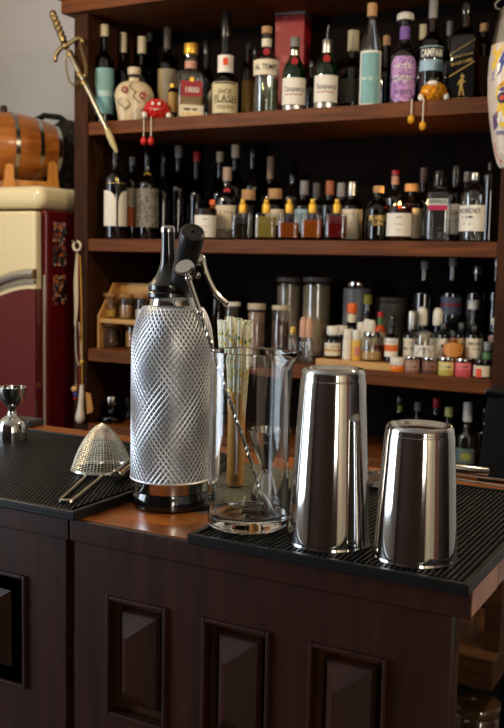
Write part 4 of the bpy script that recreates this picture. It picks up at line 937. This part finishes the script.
for X, hw, cm_, yc, lab in ((110, 11.5, NUT, 330, 'wide jar of dark nuts under the upper tier of the rack'), (133.5, 8.5, GRAIN, 331, 'jar of mixed grains on the bottom tier of the rack')):
    J(lab, X, hw, 322.6, 0, S3, CLEAR, LIDW, 326, cm_, yc, Y=2.70, group='storage jars in the wooden rack')
PINKC = mat('pink_sugar', (176, 140, 120), .8, bump=.4); PALEC = mat('oat_flakes', (166, 146, 118), .8, bump=.6, scale=200)
J('squat jar with pale lid right behind the siphon head', 232, 8.5, 302, 2, S3, CLEAR, WHITEP, 306, PINKC, 318, group='jars behind the siphon')
J('jar of pinkish sugar with pale lid behind the straws', 256.5, 9, 303.5, 2, S3, CLEAR, CREAMCAP, 309.5, PINKC, 313, group='jars behind the siphon')
J('jar of brown spice with pale lid left of the tall canisters', 281, 9, 305.5, 1, S3, CLEAR, CREAMCAP, 310, NUT, 322, group='jars behind the siphon')
J('dark lidded jar standing on the far side of the siphon neck', 218, 8, 292, 3, S3, DARKG, BLACKP, 298, group='jars behind the siphon')
for X, hw, y0, lab in ((289, 12.5, 277, 'tall glass canister of pale flakes, the left one of a pair'), (317, 14.5, 277, 'tall glass canister of pale flakes, the right one of a pair')):
    J(lab, X, hw, y0, 3, S3, CLEAR, mat('canister_lid', (84, 76, 70), .4), y0+5, PALEC, y0+9, name='canister', cat='canister', group='tall canisters of flakes')
J('grey canister with polished steel lid behind the orange capped bottle', 357, 13.5, 279.5, 3, S3, mat('grey_canister', (120, 118, 118), .4), CHROME, 288, name='canister', cat='canister', lidr=.78)
J('wide dim box canister behind the tabasco coloured bottle', 392, 17, 297, 4, S3, mat('dim_tin', (92, 84, 70), .5), mat('dim_tin_lid', (80, 74, 64), .5), 302, name='canister', cat='canister')
# wooden tray
a = onY(318, 366, 2.625); b2 = onY(399, 366, 2.625)
t = thing('wooden_tray', 'pale wooden tray under the medicine and spray bottles', 'tray', (0, 0, S3))
TZ = onY(360, 357, 2.612).z-S3; TZ = max(.012, min(.022, TZ))
MB().bb((a.x, 2.606, .0003), (b2.x, 2.79, TZ)).build('board', PALEW, t, bevel=.002)
ZT = S3+TZ
WL = WHITEL
B('medicine_bottle', 'small brown bottle with white screw cap and cream label on the wooden tray', 'bottle', 332.5, 8.3, 326, 2.655, ZT, 340, 336, .66, BROWNG, cap=WHITEP, ycap=334.5, cr=1.2, labels=[(356, 343, .96, CREAML, [('~2', 347, 3, INK)]), (351.5, 349.5, .96, mat('ochre_line', (200, 150, 80), .6), (), {'lift': .0008, 'name': 'label_stripe'})], group='small brown bottles on the tray')
B('medicine_bottle', 'white capped brown bottle just behind the one with the cream label', 'bottle', 341, 7.5, 325.5, 2.72, ZT, 340, 336, .66, BROWNG, cap=WHITEP, ycap=334, cr=1.2, group='small brown bottles on the tray')
B('spray_bottle', 'slim white spray bottle on the tray beside the brown medicine bottle', 'bottle', 347, 4.7, 329, 2.64, ZT, 340.5, 339.5, .86, WHITEP, cap=WHITEP, ycap=340, cr=1.05, labels=[(357.5, 344, .9, WHITEL, [('~1', 350, 2.4, INK)])])
B('spray_bottle', 'slim yellow spray bottle with pink label on the tray', 'bottle', 356, 4.6, 330, 2.64, ZT, 341, 340, .86, mat('yellow_plastic', (222, 176, 70), .4), cap=WHITEP, ycap=340, cr=1.05, labels=[(356, 347, .6, mat('pink_spot', (214, 130, 120), .5), (), {'x': .3})])
J('round jar of beige powder with steel lid at the right of the wooden tray', 371.5, 10.8, 331.5, 0, ZT, CLEAR, STEEL, 337.5, mat('beige_powder', (206, 166, 104), .8, bump=.4), 352, Y=2.66, lidr=.78)
B('sauce_bottle', 'black bottle with bright orange cap and neck label behind the tray front', 'bottle', 351, 8, 303, 2.75, ZT, 328, 321, .5, BLACKG, cap=ORANGEP, ycap=313, cr=1.25, labels=[(322, 314.5, 1, CREAML, (), {'name': 'neck_label'})])
B('sauce_bottle', 'black bottle with olive yellow cap behind the tray', 'bottle', 366.5, 8, 294.5, 2.84, S3, 326, 309, .5, BLACKG, cap=mat('olive_cap', (170, 150, 40), .4), ycap=304, cr=1.1)
for X, y0, lab in ((360, 322, 'left white rounded dropper bottle behind the spray bottles'), (366.5, 319, 'middle white rounded dropper bottle behind the jar of beige powder'), (371, 320, 'right white rounded dropper bottle behind the jar of beige powder')):
    B('dropper_bottle', lab, 'bottle', X, 4.6, y0, 2.715, ZT, 333, 329, .8, WHITEP, cap=WHITEP, ycap=330, cr=1.05, cap_dome=1, group='white dropper bottles on the tray')
B('sauce_bottle', 'small hot sauce bottle with red cap and green neck band', 'bottle', 379.5, 5.2, 312, 2.72, ZT, 330, 324, .5, mat('hot_sauce', (186, 70, 26), .1, coat=.5), cap=mat('red_cap', (170, 24, 34), .4), ycap=317, labels=[(325, 317.5, 1, mat('green_band', (60, 110, 54), .5), (), {'name': 'neck_label'}), (345, 333, .9, CREAML)])
# small clear bottles left of the tray
B('dropper_bottle', 'small clear bottle with brass cap left of the wooden tray', 'bottle', 292.5, 5.5, 327, 2.66, S3, 338, 335, .6, CLEAR, cap=BRASS, ycap=334)
for X, lab in ((302.5, 'clear dropper bottle with pinkish collar, left of its twin'), (308.5, 'clear dropper bottle with pinkish collar, right of its twin')):
    t = B('dropper_bottle', lab, 'bottle', X, 5, 317, 2.665, S3, 341, 339, .6, CLEAR, cap=mat('flesh_rubber', (206, 160, 132), .5), ycap=337, cr=1.2, cap_dome=1, labels=[(337, 332, 1.0, mat('dropper_collar', (170, 90, 70), .5), (), {'lift': .0012, 'name': 'collar'})], group='pink dropper bottles left of the tray')
# labelled bitters bottles at the right
B('bitters_bottle', 'brown dropper bottle with white and orange label right of the hot sauce', 'bottle', 391, 6.6, 316, 2.66, S3, 337, 333, .45, BROWNG, cap=BLACKP, ycap=329, cap_dome=1, labels=[(357, 338.5, .95, WHITEL, [('~2', 342, 2.6, INK)]), (351.5, 345, .95, mat('orange_stripe', (226, 110, 50), .5), (), {'lift': .0008, 'name': 'label_stripe'})])
def bit(X, hw, y0, yc, cm_, lab, txt, row=2.69, dome=0, lm=CREAML, l0=358, l1=338.5, g=BLACKG, cr=1.1, nm='bitters_bottle', grp='small bitters bottles at the right of the lower shelf', nr=.48):
    return B(nm, lab, 'bottle', X, hw, y0, row, S3, 335, 331, nr, g, cap=cm_, ycap=yc, cr=cr, cap_dome=dome, labels=[(l0, l1, .95, lm, txt)], group=grp)
bit(411, 8.2, 311, 329, SILVER, 'small bottle with tall silver cap and cream label', [('~2', 343, 3.2, INK), ('~3', 349, 3.6, INK)])
for X, y0, lab, tx_ in ((421, 307, 'small bottle with white spray top, the left one of a pair', '~2'), (436.5, 308, 'small bottle with white spray top, the right one of a pair', '~2m')):
    t = bit(X, 7.6, y0, 325, WHITEP, lab, [(tx_, 345, 3.4, INK)], 2.72, 1, g=mat('blue_black_glass', (18, 20, 34), .08, coat=.6, vary=0), cr=1.35)
t = bit(443, 8.2, 322, 331, BLACKP, 'small bottle with black palm drawing on its cream label', [('~2', 355, 3, INK)], 2.68, 1)
decal(t, t['_R'], onY(443, 346, 2.66).z-S3, ell(.007, .0055, 12), INK, 'palm_motif', .001); decal(t, t['_R'], onY(443, 350, 2.66).z-S3, [(-.001, -.008), (.001, -.008), (.0015, .006), (-.0005, .006)], INK, 'palm_motif', .0011)
t = bit(424, 10, 333, 338, CREAMCAP, 'squat bottle with round topped white label in front of the spray bottles', [('1', 352, 8, INK)], 2.645, 0, WHITEL, 357, 345.5, CLEAR, grp=None)
R = t['_R']; zz_ = onY(424, 357, 2.62).z-S3
m = MB(); m.tube([((R+.001)*math.sin(.62*math.cos(a_*PI/16)*1.15), -(R+.0012)*math.cos(.62*math.cos(a_*PI/16)*1.15), zz_+.006+.019*math.sin(a_*PI/16)) for a_ in range(17)], .0007, 5); m.build('label_arch', INK, t)
t = B('bitters_bottle', 'oval amber bottle with orange round label among the bitters', 'bottle', 452.5, 10.3, 331, 2.645, S3, 346, 341, .3, thin_glass('amber_oval', (226, 160, 80), .05, .4, (206, 130, 50)), cap=BLACKP, ycap=337, labels=[(357, 342.5, .9, mat('orange_oval', (214, 140, 66), .5), [('~2', 350, 4, BP)], {'shape': 'disc', 'fit': 0, 'r': 1.0})])
bit(461, 8, 322, 331, BLACKP, 'small bottle with tan label behind the oval amber one', [('~2', 344, 3, INK)], 2.72, 1, mat('tan_label', (196, 160, 104), .6))
bit(474, 8.6, 324, 331, BLACKP, 'small bottle with plain cream label left of the green labelled one', [('SMOKE', 344, 3.2, BP), ('~2', 349, 2.8, BP)], 2.68, 1)
bit(472, 7.5, 300, 309, WHITEP, 'taller dark bottle with thick white cap behind the cream labelled bitters', (), 2.8, 0, BLACKG, 330, 320, cr=1.7, grp=None)
bit(493, 5.5, 318, 324, WHITEP, 'slim bottle with white cap against the right post on the lower shelf', (), 2.70, 0, mat('rose_label', (170, 130, 120), .5), 350, 336, CLEAR, cr=1.3, grp=None)
B('bitters_bottle', 'small bottle with grey cap and green label near the right post', 'bottle', 487.5, 5.6, 342, 2.66, S3, 352, 350.5, .8, mat('green_label_bottle', (44, 70, 40), .2), cap=GREYP, ycap=350, cr=1.05, labels=[(362, 353, .95, mat('green_label', (98, 140, 84), .5))])
# tall dark bottles behind
for X, yt, lab, ls in ((423, 261, 'tall dark bottle at the back of the lower shelf with grey capsule', []), (451, 258, 'tall dark bottle with blue grey label and red stripe behind the small bitters', [(315, 297, .95, mat('blue_grey', (96, 98, 116), .5)), (306, 303.5, .95, REDP, (), {'lift': .0008, 'name': 'label_stripe'})]),
     (476, 266, 'tall dark bottle with silver cap at the back of the lower shelf', [(316, 300, .9, mat('slate_label', (64, 66, 74), .5))]), (495, 258, 'tall dark bottle squeezed against the right post at the back', [])):
    B('dark_bottle', lab, 'bottle', X, 10.5 if X < 490 else 7, yt, 2.85, S3, 294, 280, .33, BLACKG, cap=GREYCAP if X < 460 else SILVER, ycap=yt+8, labels=ls, group='tall dark bottles at the back of the lower shelf')
# front row of small jars
zl_ = S3
for X, hw, y0, yl, bm_, lm_, lab in ((397.5, 7.8, 357.5, 365, mat('orange_jelly', (230, 120, 24), .2, coat=.4), WHITEP, 'small pot of orange paste with white lid'), (412.5, 8, 355.5, 359, mat('rose_salt', (150, 108, 92), .4, coat=.4), CHROME, 'small pot of brownish pink salt with silver lid'),
    (430, 8.2, 356.5, 360, mat('brown_spice', (104, 68, 54), .4, coat=.4), CHROME, 'small pot of dark brown spice with silver lid'), (446.5, 8.2, 357, 361, mat('lime_sugar', (206, 190, 96), .4, coat=.4), CHROME, 'small pot of yellow green sugar with silver lid'),
    (463.5, 8.3, 358.5, 362, mat('pink_sugar_pot', (214, 84, 96), .4, coat=.4), CHROME, 'small pot of bright pink sugar with silver lid'), (483, 9.4, 359, 365, mat('black_pot', (26, 24, 24), .3, coat=.5), BLACKP, 'small black lidded pot with orange and cream label')):
    L_ = [(377, 366, .98, CREAML, ())] if X == 483 else ([(370, 363, .8, mat('label_tint_%d' % int(X), {412: (176, 140, 120), 430: (140, 100, 84), 446: (226, 214, 150), 463: (232, 120, 128)}[int(X)], .5), [('~2', 367, 2.4, INK)])] if X > 400 else [])
    t = J(lab, X, hw, y0, 0, S3, bm_, lm_, yl, None, None, L_, name='spice_pot', cat='pot', group='front row of small pots on the lower shelf', Y=2.624)
    if X == 483:
        m = MB(); patch(m, hw*dep(t.location)/F, .003, .027, .017, .0011, x0=-.012); m.build('orange_panel', mat('orange_panel', (226, 84, 30), .5), t)

# ---- bottom shelf, in the shadow under the lower one
zB = S4
BS = [(399, 9.5, 396, 2, mat('yellow_label', (150, 150, 70), .6), (412, 402), BLACKP, 'dark bottle with dull yellow label on the bottom shelf'),
      (417, 9, 402, 3, None, None, GREYCAP, 'dark bottle with grey cap at the back of the bottom shelf'),
      (435.5, 9, 398, 2, None, None, mat('red_cap', (0, 0, 0)), 'dark bottle with red cap on the bottom shelf'),
      (447.5, 9, 407, 1, None, None, mat('pale_green_cap', (150, 156, 96), .5), 'dark bottle with pale green cap on the bottom shelf'),
      (484, 8, 408, 2, None, None, BLACKP, 'dark bottle with black cap by the right post on the bottom shelf'),
      (128, 9, 398, 2, None, None, BLACKP, 'black bottle right of the metal capped one on the bottom shelf')]
for X, hw, yt, row, lm_, ly, cm_, lab in BS:
    B('dark_bottle', lab, 'bottle', X, hw, yt, row, zB, yt+26, yt+14, .4, BLACKG if cm_ is BLACKP else DARKG, cap=cm_, ycap=yt+9, cr=1.15, labels=[(ly[0], ly[1], .45, lm_, (), {'lift': .001})] if lm_ else [], group='dim bottles on the bottom shelf')
B('gin_bottle', 'round clear bottle with white neck and yellow label on the bottom shelf', 'bottle', 466, 10.5, 402, 1, zB, 437, 424, .38, CLEAR, liq=(170, 180, 184), yl=436, cap=mat('pale_neck', (186, 186, 190), .5), ycap=421, labels=[(464, 449, .95, mat('teal_dim', (90, 110, 110), .6)), (461, 453, .5, mat('yellow_label', (0, 0, 0)), (), {'shape': 'disc', 'fit': 0, 'r': 1.0})])
B('decanter', 'dark faceted bottle with metal cap at the left of the bottom shelf', 'bottle', 111.5, 13, 396, 1, zB, 417, 410, .42, DARKG, cap=STEEL, ycap=404, cr=1.1)
a = onY(142, 428, 2.64); t = MB().bb((-.03, -.03, 0), (.03, .03, onY(142, 419, 2.64).z-zB)).build('carton', patches('pink_carton', (210, 150, 150), [(224, 190, 180), (120, 40, 60), (214, 130, 140)], 40, .5, .4), None, (a.x, 2.66, zB), R_(12), bevel=.002)
tag(t, 'small pink patterned carton on the bottom shelf behind the siphon', 'carton')

# ------------------------------------------------------------------ sword hung on the shelf post
YS = 2.572
pt = lambda x, y, Y=YS: onY(x, y, Y)
o = pt(62, 48); S = thing('ornamental_sword', 'short ornamental brass hilted sword hanging at an angle on the shelf post', 'sword', o)
L_ = lambda x, y, Y=YS: pt(x, y, Y)-o
pxm = dep(o)/F
tip = L_(108, 132); top = L_(53, 15); d = (tip-L_(65, 45)).normalized()
m = MB(); m.tube([L_(70, 54)-d*.012, L_(70, 54), L_(88, 90), tip], [.0095, .010, .0085, .0075], 12); m.build('scabbard', mat('worn_silver', (184, 176, 158), .3, metal=1, vary=.25, scale=50), S)
m = MB(); m.tube([L_(107, 129), L_(109, 134), L_(113, 144), L_(116, 150), L_(117, 153)], [.0085, .011, .0105, .006, .002], 12); m.build('chape', mat('pale_bone', (188, 172, 126), .45, vary=.2), S)
m = MB(); gp_ = [L_(54, 17), L_(56, 22), L_(58, 27), L_(60, 32), L_(62, 37), L_(64.5, 43)]
m.tube(smooth(gp_, 4), [.0122+.0022*math.sin(i*1.6) for i in range(21)], 12); m.ball(L_(53, 14.5), .0125, 16, (1, 1, 1.25)); m.build('grip', OLDBRASS, S)
m = MB(); m.tube(smooth([L_(55.5, 60), L_(56, 55.5), L_(60, 49), L_(65, 46), L_(70, 43), L_(77, 38.5), L_(81, 38.5), L_(82.5, 41)], 5), .0074, 10); m.ball(L_(55.5, 60), .008, 12); m.ball(L_(82.5, 41), .008, 12); m.ball(L_(65.5, 46), .0135, 14); m.build('crossguard', OLDBRASS, S)
for x, y in ((70, 54), (80, 75), (84, 83)):
    c = L_(x, y); m = MB(); m.tube([c-d*.008, c, c+d*.008], [.011, .0125, .011], 14); m.build('scabbard_band', OLDBRASS, S)
def chain(name, pts, r, m_, par, n=None):
    pts = smooth(pts, 6); m = MB(); acc = 0; last = pts[0]; k = 0
    for p in pts[1:]:
        while (p-last).length >= r*2.6:
            q = last+(p-last).normalized()*r*2.6; t = (q-last).normalized(); a = t.cross(Vector((0, 1, 0))).normalized() if k % 2 else t.cross(Vector((1, 0, 0))).normalized()
            c = (q+last)/2; m.tube([c+t*math.cos(i*PI/4)*r*1.7+a*math.sin(i*PI/4)*r for i in range(8)], r*.32, 5, True); last = q; k += 1
    return m.build(name, m_, par)
chain('chain', [L_(66, 57), L_(66.5, 68), L_(69, 80), L_(75, 86), L_(79, 80)], .0042, OLDBRASS, S)
chain('chain', [L_(79.5, 43), L_(83, 55), L_(86, 68), L_(85, 78)], .0042, OLDBRASS, S)

# ------------------------------------------------------------------ charms hung on the post
YH = 2.578; o = onY(77, 246, YH); hg = thing('hanging_charm', 'cluster of ring, pale strap, cords, beads and wooden tag hanging on the shelf post', 'charm', o)
L_ = lambda x, y, Y=YH: onY(x, y, Y)-o
HW = mat('off_white_resin', (222, 208, 184), .35, coat=.3)
rr_ = 4.6*pxm
MB().tube([(rr_*math.cos(i*PI/12), 0, rr_*math.sin(i*PI/12)) for i in range(24)], .0042, 8, True).build('ring', HW, hg)
MB().lathe([(0, -.008), (.003, -.008), (.003, .024), (0, .024)], 10, Matrix.Translation((0, 0, rr_)) @ Matrix.Rotation(PI/2, 4, 'X')).build('hook', OLDBRASS, hg)
m = MB(); ps_ = [(77, 251, 1.6), (76.5, 262, 2.6), (75.5, 275, 4), (75.5, 290, 4.4), (76, 305, 3.8), (75.5, 318, 2.6), (74.5, 328, 1.2)]
vs = []; 
for x, y, w in ps_:
    c = L_(x, y); vs += [c+Vector((-w*pxm, .003, 0)), c+Vector((0, -.005, 0)), c+Vector((w*pxm, .003, 0)), c+Vector((0, .006, 0))]
m.add(vs, [(4*i+a, 4*i+(a+1) % 4, 4*i+4+(a+1) % 4, 4*i+4+a) for i in range(6) for a in range(4)]+[(0, 1, 2, 3), (24, 25, 26, 27)]); m.build('pale_strap', mat('linen_strap', (206, 190, 156), .8, bump=.6, scale=150), hg, sub=1)
MB().tube(smooth([L_(76, 318), L_(75.5, 335), L_(76, 352), L_(78, 364), L_(81.5, 362), L_(80.5, 345), L_(79, 322)], 5), .0016, 6).build('white_loop', HW, hg)
MB().tube(smooth([L_(79, 255), L_(80.5, 300), L_(80, 350), L_(79.5, 395)], 5), .0019, 6).build('red_cord', mat('red_cord', (150, 28, 30), .7), hg)
MB().tube(smooth([L_(80, 255), L_(81.5, 300), L_(82, 350), L_(82, 395)], 5), .0016, 6).build('yellow_cord', mat('yellow_cord', (206, 176, 56), .7), hg)
chain('thin_chain', [L_(76.5, 364), L_(76, 375), L_(76.5, 388)], .003, STEEL, hg)
MB().ball(L_(81.7, 362), .007, 12).build('bead', mat('yellow_bead', (220, 190, 70), .35), hg)
MB().ball(L_(74.5, 389), .0115, 14).build('bead', mat('flesh_bead', (220, 170, 116), .4), hg)
MB().ball(L_(75.5, 394.5), .0085, 12).build('bead', mat('blue_bead', (50, 60, 150), .35), hg)
MB().ball(L_(75, 398.5), .006, 12).build('bead', mat('red_bead', (176, 36, 50), .35), hg)
m = MB(); m.tube(smooth([L_(81.8, 385), L_(81.5, 395), L_(80.8, 405), L_(80.2, 414), L_(79.8, 420), L_(79.6, 424)], 4), [.007, .0075, .008, .009, .0095, .0098, .0098, .0100, .0105, .011, .0125, .014, .0155, .0165, .017, .0165, .0155, .013, .010, .0065, .001], 14)
m.build('white_pestle', mat('white_ceramic', (226, 216, 198), .2, coat=.6), hg)
c = L_(89, 404, YH+.004)
m = MB(); m.prism([(c.x-.014, c.z+.04), (c.x+.005, c.z+.037), (c.x+.017, c.z-.016), (c.x+.014, c.z-.028), (c.x-.008, c.z-.036)], c.y-.002, c.y+.004); m.build('wooden_tag', mat('tag_wood', (188, 132, 66), .5, vary=.2), hg, bevel=.0015)

# ------------------------------------------------------------------ painted handle hung at the right
YK = 2.45; o = onY(514.5, 8, YK); kq = dep(o)/F
hk = thing('painted_handle', 'tapered painted tap handle with yellow skull and steel top hanging at the right edge', 'tap handle', (o.x, YK, 0), face_cam(o.x, YK))
zf = lambda y: onY(511, y, YK).z
bodyp = [(7, 168), (10, 163), (12.5, 155), (16, 140), (19.5, 120), (22, 100), (23, 80), (22.5, 62), (21, 50), (20.5, 46)]
def rb_(z):
    for (r0, y0), (r1, y1) in zip(bodyp, bodyp[1:]):
        a, b_ = zf(y0), zf(y1)
        if a <= z <= b_: return kq*(r0+(r1-r0)*(z-a)/(b_-a))
    return kq*20
PW = mat('painted_white', (206, 192, 176), .35, coat=.4)
MB().lathe([(0, zf(169))]+[(r*kq, zf(y)) for r, y in bodyp]+[(0, zf(46))], 40).build('body', PW, hk)
MB().lathe([(0, zf(46)), (20.8*kq, zf(46)), (20.4*kq, zf(43)), (17.5*kq, zf(26)), (14*kq, zf(9)), (13*kq, zf(8)), (0, zf(8))], 40).build('steel_top', STEEL, hk)
m = MB(); m.tube([(-13*kq, -.004, zf(10)), (-18*kq, -.006, zf(8.5)), (-19*kq, -.006, zf(4)), (-14*kq, 0, zf(-2)), (0, 0, zf(-8)), (14*kq, 0, zf(-2)), (18*kq, 0, zf(6)), (13*kq, 0, zf(10))], .0028, 8); m.build('wire_bail', STEEL, hk)
MB().tube([(0, 0, zf(-8)), (0, 0, zf(-8)+.02), (0, .03, 2.172)], .003, 8).build('hook_wire', STEEL, hk)
def hd(poly, m_, name, lift=.001):
    vs = []; 
    cx_ = sum(p[0] for p in poly)/len(poly); cy_ = sum(p[1] for p in poly)/len(poly)
    for x, y in [(cx_, cy_)]+list(poly):
        z = zf(y); r = rb_(z)+lift; a = max(-1.5, min(1.5, (x-511.5)*kq/r)); vs.append((r*math.sin(a), -r*math.cos(a), z))
    n = len(poly); MB().add(vs, [(0, i+1, (i+1) % n+1) for i in range(n)]).build(name, m_, hk)
YP = mat('paint_yellow', (226, 186, 52), .4, coat=.3); PP = mat('paint_purple', (92, 62, 110), .4); BPN = mat('paint_blue', (44, 66, 140), .4); RPN = mat('paint_red', (206, 62, 48), .4); KP = mat('paint_black', (26, 20, 26), .4)
def E_(cx, cy, rx, ry, n=16): return [(cx+rx*math.cos(2*PI*i/n), cy+ry*math.sin(2*PI*i/n)) for i in range(n)]
hd([(489, 47), (503, 47), (500, 58), (493, 72), (489, 72)], YP, 'painted_patch'); hd([(507, 47), (519, 47), (510, 62), (499, 78), (491, 84), (490.5, 76), (500, 62)], BPN, 'painted_patch')
hd([(512, 51), (533, 47), (533, 70), (517, 73)], RPN, 'painted_patch')
hd(E_(510, 97, 14, 14), YP, 'painted_skull', .0014); hd(E_(508, 116, 11, 14), YP, 'painted_skull', .0014); hd(E_(503.5, 101, 5, 5.5), KP, 'painted_eye', .002); hd(E_(503.5, 101, 2.5, 2.5), RPN, 'painted_eye', .0026); hd(E_(516.5, 101, 5, 5.5), KP, 'painted_eye', .002); hd(E_(516.5, 101, 2.5, 2.5), RPN, 'painted_eye', .0026)
hd([(499, 93), (504, 90), (509, 93), (504, 95)], PP, 'painted_brow', .002); hd([(511, 93), (516, 90), (521, 93), (516, 95)], PP, 'painted_brow', .002)
hd([(508, 112), (510, 107), (512, 112)], KP, 'painted_nose', .002)
for i in range(5): hd(E_(501+i*4, 122, 1.7, 3.3, 10), WHITEP, 'painted_tooth', .0022); hd(E_(501.5+i*3.8, 89-abs(i-2)*-1.2-3, 1.4, 1.4, 8), RPN, 'painted_dot', .002)
hd([(493, 118), (499, 113), (500, 128), (495, 132)], PP, 'painted_patch', .0016)
hd([(495.5, 144), (511, 148), (527, 143), (525, 148), (521, 158), (513, 166), (505, 163), (499, 156)], RPN, 'painted_patch')
for s_, y, x in (('mezcal', 134, 506), ('rojo', 153, 506)):
    m = MB(); vs, fs = text_geo(s_, 8*kq, .01, .3); z = zf(y); r = rb_(z); wrap(m, vs, fs, r, z, .0022, x0=(x-508)*kq); m.build('painted_lettering', BPN if y < 140 else WHITEP, hk)

# ------------------------------------------------------------------ on the low stand, and the dark bin at the right
a = onY(467, 646, 1.66); R = 10*dep(a)/F
t = thing('water_glass', 'clear glass standing on the low stand under the counter end', 'glass', (a.x, 1.68, z1))
MB().lathe([(0, 0), (R*.8, 0), (R*.84, .003), (R, .1), (R-.0016, .1), (R*.82-.001, .008), (0, .008)], 28).build('glass_body', CLEAR, t)
a = onY(477, 720, 1.68)
J('wide clip top glass jar with lid under the board of the low stand', 477, 23, 701, 0, .3952, CLEAR, thin_glass('amber_lid', (220, 190, 150), .05, .3, (150, 120, 84)), 711, mat('brown_contents', (90, 62, 38), .7), 722, Y=1.69)
hx = onY(482, 440, 2.0)
t = thing('tapered_bin', 'tall black tapered bin standing at the right behind the counter', 'bin', (-.40, 2.0, 0))
e0, e1 = onY(487, 396, 1.9), onY(478, 470, 1.9)
sl = (e1.x-e0.x)/(e1.z-e0.z); xt = e0.x+.40; H_ = e0.z; xb = xt-sl*H_*1.0
m = MB(); m.add([(xb, -.1-.03, 0), (-xb, -.13, 0), (-xb, .13, 0), (xb, .13, 0), (xt, -.1, H_), (-xt, -.1, H_), (-xt, .1, H_), (xt, .1, H_)], [(0, 3, 2, 1), (4, 5, 6, 7), (0, 1, 5, 4), (1, 2, 6, 5), (2, 3, 7, 6), (3, 0, 4, 7)]); m.build('bin_body', mat('bin_black', (8, 8, 8), .7, spec=.2), t, bevel=.006)
MB().bb((xt-.004, -.105, H_+.0005), (-xt+.004, .105, H_+.014)).build('bin_lid', BLACKP, t, bevel=.004)

# ------------------------------------------------------------------ lamps and light
def hanging_lamp(label, x, y, energy, z=ZC, drop=.42):
    t = thing('pendant_lamp', label, 'lamp', (x, y, z), 0, 'small black pendant lamps behind the counter')
    MB().lathe([(0, 0), (.05, 0), (.05, -.012), (.012, -.014), (0, -.014)], 24).build('ceiling_rose', BLACKP, t)
    MB().tube([(0, 0, -.0142), (0, 0, -drop+.07)], .004, 8).build('cord', BLACKP, t)
    MB().lathe([(0, -drop+.07), (.02, -drop+.068), (.034, -drop+.03), (.05, -drop-.01), (.048, -drop-.01), (.03, -drop+.03), (0, -drop+.055)], 28).build('shade', BLACKP, t)
    MB().ball((0, 0, -drop+.012), .022, 14).build('bulb', mat('bulb_glow', (255, 214, 160), .4, emit=30, vary=0), t)
    l = bpy.data.lights.new('lamp_light', 'POINT'); l.energy = energy; l.color = (1, .78, .52); l.shadow_soft_size = .028
    lo = bpy.data.objects.new('lamp_light', l); COL.objects.link(lo); lo.location = (x, y, z-drop-.045)
hanging_lamp('black pendant lamp hanging left of the shelving, near the fridge', -1.98, 1.4, 42)
hanging_lamp('black pendant lamp hanging right of the counter end', .3, 1.6, 46)
l = bpy.data.lights.new('window_daylight', 'AREA'); l.shape = 'RECTANGLE'; l.size = WY1-WY0-.1; l.size_y = WZ1-WZ0-.1; l.energy = 75; l.color = (.74, .86, 1)
lo = bpy.data.objects.new('window_daylight', l); COL.objects.link(lo); lo.location = (X0+.03, (WY0+WY1)/2, (WZ0+WZ1)/2); lo.rotation_euler = (0, -PI/2, 0)
l = bpy.data.lights.new('rear_daylight', 'AREA'); l.shape = 'RECTANGLE'; l.size = VX1-VX0-.1; l.size_y = 1.6; l.energy = 45; l.color = (1, .93, .8)
lo = bpy.data.objects.new('rear_daylight', l); COL.objects.link(lo); lo.location = ((VX0+VX1)/2, Y0+.03, 1.55); lo.rotation_euler = (PI/2, 0, 0)
w = bpy.data.worlds.new('world'); sc.world = w; w.use_nodes = True
w.node_tree.nodes['Background'].inputs[0].default_value = (.5, .55, .65, 1); w.node_tree.nodes['Background'].inputs[1].default_value = .5
sc.view_settings.view_transform = 'Standard'; sc.view_settings.look = 'None'; sc.view_settings.gamma = 1; sc.view_settings.exposure = 0
sc.view_settings.use_curve_mapping = False
cy = sc.cycles; cy.max_bounces = 14; cy.transmission_bounces = 12; cy.glossy_bounces = 5; cy.diffuse_bounces = 4; cy.transparent_max_bounces = 40
cy.use_denoising = True; cy.caustics_refractive = False; cy.caustics_reflective = False; cy.sample_clamp_indirect = 4
